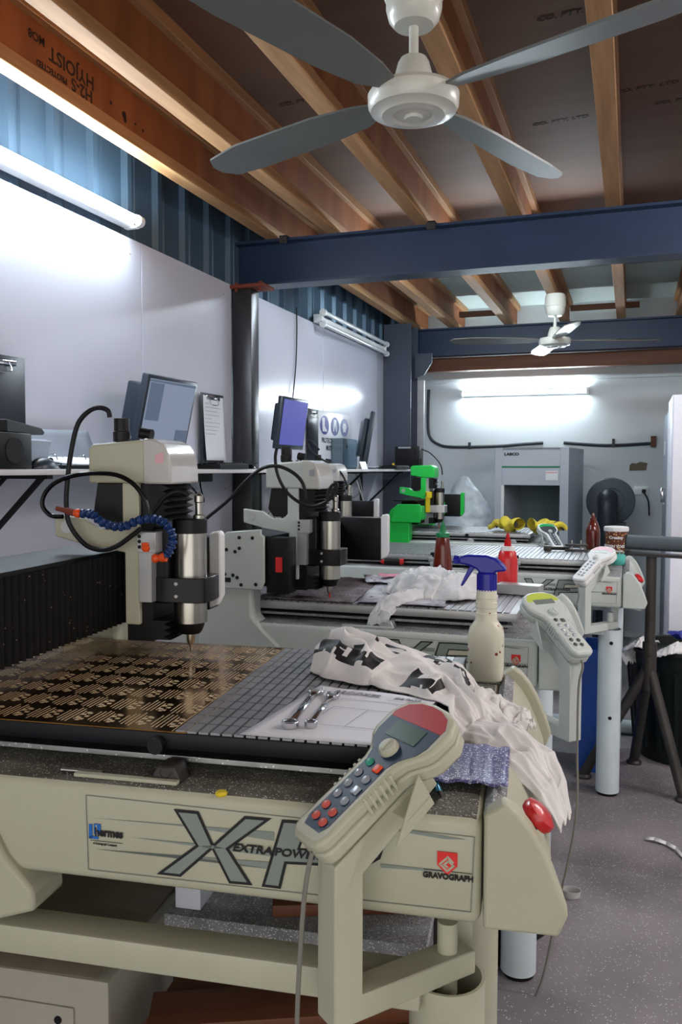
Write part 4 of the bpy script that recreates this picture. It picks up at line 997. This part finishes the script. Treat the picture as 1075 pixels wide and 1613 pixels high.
g = G(); g.lathe([(.026, 0), (.028, .002), (.028, .012), (.025, .014), (.001, .014)], n=28); tag(g.build('bottle_lid', 'white', loc=MW(m2, (-.205, .25, 1.0035))), 'round white lid lying on the bed beside the rags', 'lid')
r = empty('hammer', 'small grey hammer lying on the pale slotted bed', 'hammer', MW(m3, (-.35, .42, 1.001)), .25)
g = G(); g.box(-.045, -.015, -.02, .02, 0, .024, bev=.003); g.build('head', 'stand', r)
g = G(); g.cyl((-.02, 0, .012), (.07, 0, .011), .008, n=12); g.build('handle', 'rubber', r)
r = empty('clamp_pile', 'tangle of small grey toolmaker clamps beside the pink banded controller', 'clamps', MW(m3, (-.25, .42, 1.001)), .1); r.name = 'toolmaker_clamp'
r['label'] = 'grey toolmaker clamp on the bed beside the pink banded controller'; r['category'] = 'clamp'
g = G(); g.box(-.05, .05, -.006, .006, .0, .011, bev=.002); g.box(-.05, .05, -.006, .006, .024, .035, bev=.002); g.build('bar', 'stand', r)
for x in (-.02, .02):
    g = G(); g.cyl((x, 0, -.0), (x, 0, .052), .0035, n=10); g.cyl((x, -.014, .046), (x, .014, .046), .003, n=8); g.build('screw', 'steel', r)
def glove(label, x, y, a, s):
    r = empty('work_glove', label, 'glove', MW(m4, (x, y, 1.0005)), a, 'work gloves'); r.scale = (1.15, 1.15, 1.8)
    g = G()
    def fn(u, v):
        t = 2 * PI * v; w = .045 + .012 * math.sin(3 * u + s)
        return Vector((-.06 + .12 * u, w * math.cos(t) * (1 - .25 * u), .024 + (.020 + .008 * mnoise.noise(Vector((u * 4, s, v * 3)))) * math.sin(t) + .006 * math.sin(9 * u + s)))
    g.grid(fn, 18, 20); g.build('palm', 'yellow', r)
    for i in range(4):
        y0 = -.03 + i * .019; g = G(); g.tube([(.05, y0, .022), (.075, y0 * 1.25, .03), (.098, y0 * 1.5, .026 - .004 * i), (.112, y0 * 1.6, .013)], .0095, n=9, rs=lambda q: .0105 - .003 * q); g.build('finger', 'glovegrey' if i == 1 else 'yellow', r)
    g = G(); g.tube([(-.01, -.035, .022), (.02, -.058, .024), (.045, -.068, .016)], .010, n=9); g.build('thumb', 'glovegrey', r)
glove('yellow work glove lying flat on the far bed beside the charcoal keypad', -.24, .22, 2.6, 0.3); glove('yellow work glove crumpled on the far bed, nearer the controller', -.045, .15, .5, 2.1)
# ---------------------------------------------------------------- shelf things
ZS = 1.3455
def lcd(label, loc, rz, tilt, w, h, scr, deep=.05, name='monitor', z0=.075):
    """built facing local -Y"""
    r = empty(name, label, 'monitor', loc, rz, 'monitors')
    T = Matrix.Translation((0, 0, z0 + h / 2)) @ Matrix.Rotation(tilt, 4, 'X')
    g = G(); g.box(-w / 2, w / 2, -.012, .018, -h / 2, h / 2, bev=.006, mx=T); g.box(-w * .4, w * .4, .018, deep, -h * .36, h * .36, bev=.01, mx=T); g.build('casing', 'monitor', r)
    g = G(); b = .014; g.box(-w / 2 + b, w / 2 - b, -.0132, -.0118, -h / 2 + b * 1.7, h / 2 - b, mx=T); sc = g.build('screen', scr, r)
    if scr == 'screen':
        for q in ((-w * .44, -w * .18, -.0137, -.0132, -h * .1, h * .40), (w * .2, w * .46, -.0137, -.0132, -h * .42, -h * .2), (-w * .46, w * .46, -.0137, -.0132, h * .41, h * .44)):
            g = G(); g.box(*q, mx=T); g.build('screen_window', 'screend', sc)
    g = G(); g.box(-.03, .03, .02, .045, .01, z0 + h * .5, bev=.004); g.build('neck', 'monitor', r)
    g = G(); g.lathe([(.105, 0), (.105, .006), (.06, .012), (.04, .014), (.001, .014)], (0, .03, 0), n=32); g.build('foot', 'monitor', r)
    return r
lcd('charcoal monitor tilted back on the shelf with a lit grey screen', (-1.69, 2.80, ZS), D_(88), D_(13), .34, .28, 'screen', deep=.10, z0=.07)
lcd('slim monitor with a violet blue screen beyond the dark post', (-1.66, 3.98, ZS), D_(88), D_(8), .32, .265, 'screenb', z0=.10)
lcd('black monitor turned edge-on, in front of the small black computer', (-1.66, 5.28, ZS), D_(112), D_(9), .40, .34, 'screend', z0=.03)
def clipboard(label, y0, y1, z0, z1, paper=False, lean=.03):
    r = empty('clipboard', label, 'clipboard', (-1.886, (y0 + y1) / 2, z0), group='clipboards'); w = y1 - y0; h = z1 - z0
    g = G(); g.box(0, .003, -w / 2, w / 2, 0, h, bev=.001); g.build('board', 'clipb', r)
    g = G(); g.box(.003, .009, -w * .3, w * .3, h - .03, h - .012, bev=.002); g.tube([(.009, -w * .16, h - .02), (.014, -w * .16, h - .05), (.014, w * .16, h - .05), (.009, w * .16, h - .02)], .0018, n=6); g.build('clip', 'chrome', r)
    if paper:
        g = G(); g.grid(lambda a, b: Vector((.0045 + .012 * (1 - b) ** 2 + .002 * math.sin(4 * a), (-.42 + .9 * a) * w + .01 * (1 - b), h * .115 + (h * .85) * b)), 8, 14); p = g.build('paper', 'paper', r, solid=.0004)
        g = G()
        for k in range(9):
            z = h * (.86 - .05 * k); L = (.2, .7, .55, .62, .3, .66, .6, .5, .45)[k]
            x = .0045 + .012 * (1 - (z - h * .115) / (h * .85)) ** 2 + .0028; g.box(x, x + .0004, -.38 * w, -.38 * w + L * w, z, z + .0022)
        g.build('print', 'printgrey', p, smooth=False)
    return r
clipboard('big black clipboard with chrome clip leaning on the wall, empty', 2.02, 2.25, ZS, 1.705)
clipboard('black clipboard holding a white printed form beside the tilted monitor', 3.43, 3.655, ZS, 1.70, True)
clipboard('empty black clipboard against the wall behind the violet blue screen', 4.78, 4.955, ZS, 1.718)
# safety sign
r = empty('safety_sign', 'white safety sign with three blue ovals saying protective clothing must be worn', 'sign', (-1.9, 5.30, ZS))
g = G(); g.box(0, .006, -.335, .335, 0, .375, bev=.001); g.build('board', 'board', r)
g = G()
for cy in (-.205, -.005, .19):
    n = 32; V = [g.bm.verts.new((.0072, cy + .085 * math.cos(2 * PI * i / n), .285 + .062 * math.sin(2 * PI * i / n))) for i in range(n)]; g._f(V)
g.build('oval', 'signblue', r)
g = G()
def wpoly(P): g._f([g.bm.verts.new((.0078, y, z)) for y, z in P])
wpoly([(-.25, .33), (-.205, .33), (-.20, .275), (-.165, .255), (-.16, .243), (-.245, .243)]); wpoly([(-.03, .33), (.02, .33), (.03, .25), (.015, .25), (-.005, .3), (-.025, .25), (-.04, .25)])
wpoly([(.165, .315), (.215, .315), (.235, .29), (.225, .28), (.215, .255), (.165, .255), (.155, .28), (.145, .29)])
g.build('pictogram', 'board', r)
g = G()
for t, z in (('PROTECTIVE CLOTHING', .185), ('MUST BE WORN', .135)):
    me = textmesh(t, .045, bold=.0012, sx=1.0); g.mesh(me, Matrix.Translation((.0068, -.01, z)) @ FACE_PX()); bpy.data.meshes.remove(me)
g.build('lettering', 'ink', r, smooth=False)
# keyboards and mice
def keyboard(label, x, y, rz, L=.42, W=.15):
    r = empty('keyboard', label, 'keyboard', (x, y, ZS), rz, 'keyboards')
    g = G(); g.prism([(-W / 2, 0), (W / 2, 0), (W / 2, .022), (-W / 2, .012)], -L / 2, L / 2, 'xz', mx=None); g.build('case', 'rubber', r, bev=.002)
    g = G()
    for i in range(5):
        for j in range(18):
            x0 = -W / 2 + .018 + i * .023; y0 = -L / 2 + .014 + j * .0218; z = .0135 + (x0 + W / 2) / W * .009
            g.box(x0, x0 + .018, y0, y0 + .017, z, z + .007)
    g.build('key', 'black', r)
    r.children[-1]['kind'] = 'stuff'
    return r
keyboard('black keyboard on the shelf beside the tilted monitor', -1.62, 3.10, 0, .26)
keyboard('black keyboard on the shelf in front of the small black computer', -1.61, 5.74, 0, .36)
def mouse(label, x, y, rz, m):
    r = empty('computer_mouse', label, 'mouse', (x, y, ZS), rz, 'mice')
    g = G(); g.grid(lambda a, b: Vector(((-.06 + .12 * a), .032 * math.cos(PI * b) * math.sin(PI * min(max(a, .02), .98)) ** .45, .002 + .034 * math.sin(PI * b) * (math.sin(PI * min(max(a, .02), .98)) ** .6) * (1.1 - .35 * a))), 20, 14); g.box(-.045, .045, -.024, .024, 0, .004); g.build('shell', m, r, ang=3)
    g = G(); g.lathe([(.006, -.004), (.0075, -.002), (.0075, .002), (.006, .004)], (.035, 0, .026), (0, 1, 0), 14); g.build('wheel', 'rubber', r)
mouse('dark blue mouse on the shelf in front of the open ring binder', -1.60, 1.985, D_(95), 'monitor'); mouse('black mouse on the shelf just before the dark post', -1.62, 3.36, D_(80), 'gloss')
# speaker box, phone, folders
r = empty('speaker_box', 'small black box at the shelf end under a dark desk phone', 'box', (-1.66, 1.83, ZS)); g = G(); g.box(-.09, .09, -.07, .07, 0, .098, bev=.004); g.build('cabinet', 'black', r)
g = G(); g.cyl((.0905, 0, .05), (.092, 0, .05), .035, n=24); g.build('cone', 'rubber', r)
r = empty('desk_phone', 'dark desk phone resting on the small black box', 'phone', (-1.67, 1.90, ZS + .099), .2)
g = G(); g.prism([(-.10, 0), (.10, 0), (.11, .008), (.09, .02), (-.10, .035)], -.07, .07, 'yz'); g.build('base', 'rubber', r, bev=.003)
g = G(); g.tube([(-.045, -.10, .042), (-.045, -.03, .046), (-.045, .05, .034), (-.045, .11, .026)], .012, n=10, rs=lambda q: .016 - .008 * math.sin(PI * q)); g.build('handset', 'monitor', r)
r = empty('lever_arch_file', 'grey green folder standing ajar behind the dark blue mouse', 'folder', (-1.74, 2.08, ZS), .1)
g = G(); g.box(-.012, .012, -.10, .08, 0, .092, mx=Matrix.Rotation(.25, 4, 'Y')); g.build('cover', 'locker', r, bev=.001)
r = empty('ring_binder', 'open ring binder with white pages propped on the shelf', 'binder', (-1.72, 2.36, ZS), .05)
g = G(); g.box(-.10, .13, -.20, .20, .0, .012, bev=.002); g.build('back_cover', 'rubber', r)
g = G(); g.grid(lambda a, b: Vector((-.085 + .20 * a, -.18 + .36 * b, .014 + .022 * (1 - a) ** 2 + .004 * math.sin(3 * b))), 8, 8); g.build('page', 'paper', r, solid=.002)
g = G(); g.grid(lambda a, b: Vector((-.10 - .05 * a, -.20 + .42 * b, .012 + .115 * a + .012 * b)), 6, 8); g.build('raised_cover', 'locker', r, solid=.003)
for y in (-.12, -.04, .04, .12):
    g = G(); g.tube([(-.08, y, .012), (-.07, y, .042), (-.045, y, .046), (-.035, y, .022)], .0016, n=6); g.build('ring', 'chrome', r)
# box, acrylic case, card, computer, papers
r = empty('display_case', 'clear acrylic box standing before the safety sign', 'box', (-1.845, 5.36, ZS))
g = G()
for b in ((-.04, .04, -.15, -.146, 0, .2), (-.04, .04, .146, .15, 0, .2), (-.04, -.036, -.146, .146, 0, .2), (.036, .04, -.146, .146, 0, .2), (-.04, .04, -.15, .15, .2, .203)): g.box(*b)
g.build('panel', 'acryl', r, smooth=False)
g = G(); g.box(.0405, .045, -.09, -.07, .14, .16, bev=.001); g.build('latch', 'black', r)
r = empty('label_card', 'small folded white card on the shelf edge beside the acrylic box', 'card', (-1.58, 4.98, ZS)); g = G(); g.box(-.001, .001, -.06, .06, 0, .05, mx=Matrix.Rotation(-.35, 4, 'Y')); g.box(-.001, .001, -.06, .06, 0, .05, mx=Matrix.Translation((-.035, 0, 0)) @ Matrix.Rotation(.35, 4, 'Y')); g.build('card', 'white', r)
r = empty('desktop_computer', 'small black desktop computer with yellow sticker at the shelf end', 'computer', (-1.63, 6.20, ZS))
g = G(); g.box(-.098, .098, -.0, .12, 0, .175, bev=.003); g.build('case', 'black', r)
g = G(); g.box(-.07, .03, -.002, 0, .158, .170); g.build('badge', 'btngrey', r); g = G(); g.box(-.12 + .003, -.099, -.0015, .012, .03, .045); g.build('sticker', 'yellowl', r)
g = G(); g.box(.055, .075, -.0015, 0, .10, .145); g.build('port_strip', 'rubber', r)
r = empty('paper_stack', 'stack of white papers on the shelf in front of the black computer', 'papers', (-1.78, 5.9, ZS)); g = G(); g.box(-.09, .09, -.16, .16, 0, .018); g.build('sheets', 'paper', r)
hose('cord', LAY['h4'], .0038, 'rubber', m4)
h = [c for c in m4.children if c.name.startswith('cord')][0]; h.name = 'spindle_cable'
h.matrix_parent_inverse = MM(m4).inverted()
# hanging cable on the wall
g = G(); g.tube([(-1.895, 4.62, 2.3), (-1.893, 4.62, 2.15), (-1.892, 4.60, 1.95), (-1.89, 4.54, 1.7), (-1.889, 4.52, 1.36)], .004, n=6); tag(g.build('power_cable', 'rubber'), 'thin black cable hanging down the white wall from the cladding', 'cable')
# leads and adaptors below the shelf
def lead(label, pts, m='rubber', r=.004):
    g = G(); g.tube(pts, r, n=6); tag(g.build('power_lead', m), label, 'lead', 'leads below the shelf')
lead('black lead drooping below the shelf at its near end', [(-1.85, 1.55, 1.31), (-1.80, 1.8, 1.24), (-1.84, 2.02, 1.27), (-1.88, 2.15, 1.32)], r=.008)
lead('black lead looped under the shelf by the clipboard form', [(-1.80, 3.1, 1.325), (-1.78, 3.2, 1.24), (-1.80, 3.3, 1.20), (-1.85, 3.36, 1.27), (-1.87, 3.4, 1.325)])
lead('grey lead tangle hanging below the shelf behind the second engraver', [(-1.72, 4.8, 1.325), (-1.70, 4.95, 1.22), (-1.74, 5.1, 1.15), (-1.72, 5.3, 1.19), (-1.78, 5.4, 1.32)], 'cablegrey')
lead('white lead hanging below the shelf near the acrylic box', [(-1.66, 5.0, 1.325), (-1.64, 5.1, 1.18), (-1.70, 5.35, 1.10), (-1.8, 5.6, 1.20), (-1.84, 5.65, 1.32)], 'white')
for y, z, m_, lb in ((3.32, 1.20, 'white', 'white plug adaptor hanging under the shelf by the dark post'), (5.5, 1.19, 'white', 'white plug adaptor hanging under the shelf near the black computer')):
    g = G(); g.box(-.03, .03, -.03, .03, -.035, .035, bev=.005); g.box(-.02, .02, -.02, .02, .035, .05); tag(g.build('power_adaptor', m_, loc=(-1.868, y, z)), lb, 'adaptor')
r = empty('power_board', 'black power board fixed under the shelf by the dark post', 'power strip', (-1.80, 3.18, 1.329)); g = G(); g.box(-.03, .03, -.15, .15, -.04, 0, bev=.003); g.build('housing', 'black', r)

# ---------------------------------------------------------------- far end of the room
r = empty('dust_enclosure', 'tall grey steel enclosure with an open front against the back wall', 'cabinet', (-.72, 6.42, 0), D_(-7))
g = G()
for b in ((-.28, -.225, 0, .6, 0, 1.51), (.215, .28, 0, .6, 0, 1.51), (-.225, .215, 0, .03, 1.225, 1.51), (-.225, .215, 0, .6, 1.49, 1.51), (-.225, .215, 0, .03, 0, .78)): g.box(*b)
g.build('cabinet_shell', 'hood', r, bev=.003)
g = G(); g.box(-.225, .215, .56, .6, .78, 1.49); g.box(-.225, .215, .03, .56, .76, .78); g.build('inner_back', 'hoodin', r)
g = G(); g.box(-.225, .215, -.003, 0, 1.358, 1.37); g.build('dark_strip', 'greencap', r); g = G(); g.box(-.228, -.205, -.004, .0, .78, 1.225); g.build('edge_trim', 'white', r)
g = G(); me = textmesh('LABCO', .028, bold=.002, sx=1.25); g.mesh(me, Matrix.Translation((-.15, -.002, 1.46)) @ FACE_NY); g.build('nameplate', 'stand', r, smooth=False)
g = G(); g.box(.11, .20, -.002, 0, 1.265, 1.335, m=0); g.box(.112, .198, -.003, -.002, 1.318, 1.328, m=1); g.build('notice', ['white', 'facepink'], r)
r = empty('blower', 'round dark grey blower with a black duct beside the grey enclosure', 'fan', (-.155, 6.95, 1.095))
g = G(); g.lathe([(.001, -.06), (.05, -.075), (.055, -.062), (.10, -.06), (.105, -.066), (.14, -.06), (.178, -.05), (.186, -.04), (.186, .07), (.17, .09), (.001, .09)], ax=(0, 1, 0), n=48); g.build('scroll_housing', 'blower', r)
g = G(); g.tube([(-.02, -.08, .03), (-.02, -.14, -.0), (-.02, -.17, -.1), (-.02, -.17, -.45), (-.02, -.17, -1.09)], .072, n=20); g.build('duct', 'duct', r)
g = G(); g.box(-.12, .12, -.05, .09, -1.095, -.17); g.build('pedestal', 'blower', r)
r = empty('dust_bag', 'crumpled clear plastic dust bag beside the green engraver', 'bag', (-1.24, 6.5, 0))
g = G()
def bag(u, v):
    z = .55 + .74 * v; t = 2 * PI * u; rr = .20 * (1 - max(0, v - .6) / .4) ** .8 + .012
    p = Vector((rr * math.cos(t) * 1.0, rr * .7 * math.sin(t), z))
    n_ = mnoise.noise(p * 7) * .03 + mnoise.noise(p * 16) * .015
    return p + Vector((math.cos(t) * n_ + .03 * max(0, v - .5), math.sin(t) * n_, n_ * .5))
g.grid(bag, 64, 40); g.build('film', 'bag', r, ang=1.2)
g = G(); g.lathe([(.16, 0), (.16, .56)], n=28); g.build('drum', 'duct', r)
g = G(); g.box(.20, .27, .1, .2, .75, 1.13); tag(g.build('cardboard_box', 'wood', loc=(-1.24, 6.62, 0)), 'brown cardboard carton between the dust bag and the enclosure', 'box').location.z = -.75
r = empty('storage_cabinet', 'tall white cupboard with split doors at the room side', 'cupboard', (.50, 4.85, 0), 0)
g = G(); g.box(-.30, .45, 0, .55, 0, 1.75, bev=.002); g.build('carcass', 'cab', r)
for z0, z1 in ((.04, .875), (.89, 1.745)):
    g = G(); g.box(-.295, .445, -.02, -.001, z0, z1, bev=.002); g.build('door', 'cab', r)
r = empty('steel_locker', 'grey steel locker standing behind the tall white cupboard', 'locker', (.52, 5.42, 0), 0)
g = G(); g.box(-.30, .43, 0, 1.3, 0, 1.73, bev=.002); g.build('body', 'locker', r)
for y, z in ((.9, 1.45), (.5, 1.2), (.9, 1.1), (.45, .95)):
    g = G(); g.box(-.304, -.30, y, y + .16, z, z + .1); g.build('sticker', 'white' if y > .6 else 'alub', r)
g = G(); g.box(-.33, -.3, .75, .79, 1.12, 1.22, bev=.004); g.build('latch', 'chrome', r)

# ---------------------------------------------------------------- floor things on the aisle side
r = empty('roller_stand', 'dark grey tripod roller stand at the end of the machines', 'stand', (.085, 3.72, 0))
g = G(); g.cyl((0, 0, .50), (0, 0, .985), .0215, n=20); g.build('pole', 'stand', r)
g = G(); g.cyl((0, 0, .42), (0, 0, .62), .029, n=20); g.cyl((0, -.03, .56), (0, -.055, .56), .008, n=8); g.build('socket_tube', 'stand', r)
for (x, y) in ((.14, -.12), (-.26, .02), (-.05, .28)):
    g = G(); g.cyl((0, 0, .52), (x, y, .014), .022, n=14); g.lathe([(.034, 0), (.034, .008), (.026, .018)], (x, y, 0), n=16); g.build('leg', 'stand', r)
RO = Matrix.Translation((0, 0, .985)) @ Matrix.Rotation(D_(-17), 4, 'Z')
g = G(); g.box(-.10, .16, -.035, .035, 0, .012, mx=RO); g.box(-.104, -.10, -.035, .035, 0, .085, mx=RO); g.box(.156, .16, -.035, .035, 0, .085, mx=RO); g.build('cradle', 'stand', r, bev=.002)
g = G(); g.cyl(RO @ Vector((-.098, 0, .055)), RO @ Vector((.154, 0, .055)), .031, n=28); g.build('roller', 'blower', r)
r = empty('rubbish_bin', 'round dark green rubbish bin holding rags beside the roller stand', 'bin', (.25, 4.20, 0))
g = G(); g.lathe([(.19, 0), (.195, .01), (.235, .50), (.245, .50), (.25, .515), (.24, .525), (.225, .52), (.222, .48)], n=56, caps=(True, True))
for i in range(18):
    a = 2 * PI * i / 18; g.box(.0, .012, -.008, .008, .06, .44, mx=Matrix.Rotation(a, 4, 'Z') @ Matrix.Translation((.205, 0, 0)) @ Matrix.Rotation(.09, 4, 'Y'))
g.build('tub', 'bin', r)
cloth('rag', 'dirty white rag hanging over the rim of the green bin', 'rag', [(Vector((.02, 4.10, .44)), Vector((.03, .04, 0)), .01), (Vector((.0, 4.08, .50)), Vector((.04, .05, 0)), .02), (Vector((.06, 4.06, .54)), Vector((.03, .07, 0)), .03), (Vector((.12, 4.08, .53)), Vector((.02, .08, 0)), .02)], 'rag', 40, 30, .012, 8, seed=2)
cloth('rag', 'white rag lying in the green bin behind the stand pole', 'rag', [(Vector((.13, 4.0, .50)), Vector((.03, .05, 0)), .02), (Vector((.2, 4.02, .53)), Vector((.03, .09, 0)), .03), (Vector((.30, 4.06, .53)), Vector((.02, .07, 0)), .02)], 'rag', 40, 30, .012, 8, seed=6)
sheet('blue_packet', 'blue and white printed packet sticking out of the green bin', 'packet', [(.16, 4.10), (.27, 4.02), (.36, 4.2), (.25, 4.25)], .57, 'signblue', curl=.05)
r = empty('floor_tube', 'blue grey pipe lying on the floor behind the machine leg', 'pipe', (-.2, 4.42, .0355)); g = G(); g.cyl((-.25, 0, 0), (.28, .02, 0), .035, n=18); g.build('pipe', 'leg', r)
r = empty('plastic_crate', 'blue plastic crate on the floor under the pale bedded engraver', 'crate', (-.125, 3.955, 0)); g = G()
for b in ((-.08, .08, -.15, -.135, 0, .55), (-.08, .08, .135, .15, 0, .55), (-.08, -.065, -.135, .135, 0, .55), (.065, .08, -.135, .135, 0, .55), (-.065, .065, -.135, .135, 0, .02)): g.box(*b)
g.build('walls', 'bluebin', r, bev=.003)
r = empty('floor_board', 'black edged board standing behind the machine leg on the aisle floor', 'board', (-.262, 2.33, 0), D_(62)); g = G(); g.box(-.16, .16, -.006, .006, 0, .14); g.build('panel', 'black', r); g = G(); g.box(-.164, -.16, -.007, .007, 0, .14); g.build('edge_strip', 'alub', r)
g = G(); P = [(.07, 3.16, .004), (.10, 3.15, .012), (.14, 3.14, .006), (.17, 3.10, .01), (.20, 3.03, .004)]
for (a, b) in zip(P[:-1], P[1:]): g._f([g.bm.verts.new(q) for q in (a, b, (b[0] + .004, b[1] + .02, b[2] + .004), (a[0] + .004, a[1] + .02, a[2] + .004))])
tag(g.build('plastic_strip', 'white', solid=.0008), 'white plastic strip curled on the aisle floor', 'strip')
g = G(); n = 28; g.skin([[g.bm.verts.new((-.155 + rr * math.cos(2 * PI * i / n), 2.665 + rr * .8 * math.sin(2 * PI * i / n), z)) for i in range(n)] for rr, z in ((.028, .002), (.03, .022), (.028, .022), (.026, .002))], closed=True)
tag(g.build('tape_ring', 'clear'), 'clear plastic ring lying on the floor beside the near machine', 'ring')
# things stored below the first engraver
r = empty('control_cabinet', 'beige control box with a worn cardboard sheet on top, below the first engraver', 'box', MW(m1, (-.83, .12, 0)), R1)
g = G(); g.box(-.30, .245, 0, .42, 0, .60, bev=.006); g.build('case', 'beigebox', r)
g = G(); g.box(-.29, .19, -.004, 0, .05, .555, bev=.002); g.cyl((.165, -.006, .535), (.165, -.003, .535), .006, n=12, m=1); g.build('front_panel', ['beigebox', 'black'], r)
g = G(); g.grid(lambda a, b: Vector((-.13 + .36 * a, -.01 + .36 * b, .604 + .006 * a * (1 - b))), 8, 6); tag(g.build('cardboard_sheet', 'card', solid=.003, loc=MW(m1, (-.83, .12, 0)), rot=(0, 0, R1)), 'worn cardboard sheet lying on the beige control box', 'cardboard')
def plank(label, x0, y0, x1, y1, z, w=.09, t=.02):
    a = Vector((x0, y0)); b = Vector((x1, y1)); L = (b - a).length
    g = G(); g.box(0, L, -w / 2, w / 2, 0, t, bev=.002); o = g.build('timber_offcut', 'wood', loc=MW(m1, (x0, y0, z)), rot=(0, 0, R1 + math.atan2(b.y - a.y, b.x - a.x))); tag(o, label, 'plank', 'timber offcuts')
r = empty('storage_shelf', 'low chip strewn steel shelf between the first stand legs', 'shelf', MW(m1, (-.35, .36, .60)), R1); g = G(); g.box(-.22, .21, -.08, .24, 0, .02); g.build('tray', 'dust2', r)
g = G(); g.box(-.22, .21, .22, .24, .02, .10); g.build('back_lip', 'locker', r)
for x in (-.21, .19):
    for y in (-.07, .22):
        g = G(); g.box(x, x + .02, y, y + .02, -.60, 0); g.build('leg', 'stand', r)
r = empty('white_carton', 'white box standing on the low steel shelf below the first engraver', 'box', MW(m1, (-.515, .40, .6205)), R1); g = G(); g.box(-.045, .0, -.1, .1, 0, .11, bev=.002); g.build('box', 'board', r)
plank('dark orange plank lying on the brown crate below the stand rail', -.52, .12, -.16, .24, .5505, .08); plank('dark orange plank on the steel shelf under the big grey lettering', -.40, .33, -.15, .40, .6205, .05); 
r = empty('wooden_crate', 'dark brown wooden crate on the floor below the first engraver', 'crate', MW(m1, (-.34, .18, 0)), R1)
g = G(); g.box(-.19, .19, -.10, .08, 0, .55, bev=.004); g.build('case', 'darktimber', r)
g = G()
for z in (.1, .3, .5): g.box(-.195, .195, -.106, -.1, z, z + .04)
g.build('batten', 'wood', r); r.children[-1]['kind'] = 'stuff'
# ceiling lamps of the bay behind the beam and over the aisle
def hang(label, x0, y, L, lit=True):
    r = empty('fluorescent_light', label, 'light', (x0, y, 2.4995), 0, 'fluorescent lights')
    g = G(); g.prism([(-.022, 0), (-.022, -.02), (-.012, -.03), (.012, -.03), (.022, -.02), (.022, 0)], 0, L, 'yz'); g.build('batten', 'white', r)
    for x in (-.012, L - .014):
        g = G(); g.box(x, x + .026, -.024, .024, -.052, -.0, bev=.004); g.build('end_cap', 'white', r)
    g = G(); g.cyl((.014, 0, -.045), (L - .014, 0, -.045), .014, n=12); g.build('tube', 'tubew' if x0 > 0 else 'tube', r)
hang('lit fluorescent batten under the joists just behind the front navy beam', -1.5, 4.62, 1.5)
hang('lit fluorescent batten under the joists over the aisle', .9, 1.5, 1.5)
hang('lit fluorescent batten under the joists over the far aisle', .9, 3.3, 1.5)
# ---------------------------------------------------------------- light and exposure
w = bpy.data.worlds.new('daylight'); SC.world = w; w.use_nodes = True
w.node_tree.nodes['Background'].inputs['Color'].default_value = (1.0, 0.97, 0.93, 1)
w.node_tree.nodes['Background'].inputs['Strength'].default_value = 0.95
SC.view_settings.view_transform = 'Standard'
SC.view_settings.look = 'None'
SC.view_settings.exposure = 1.1
SC.view_settings.gamma = 1.0
SC.view_settings.use_curve_mapping = False
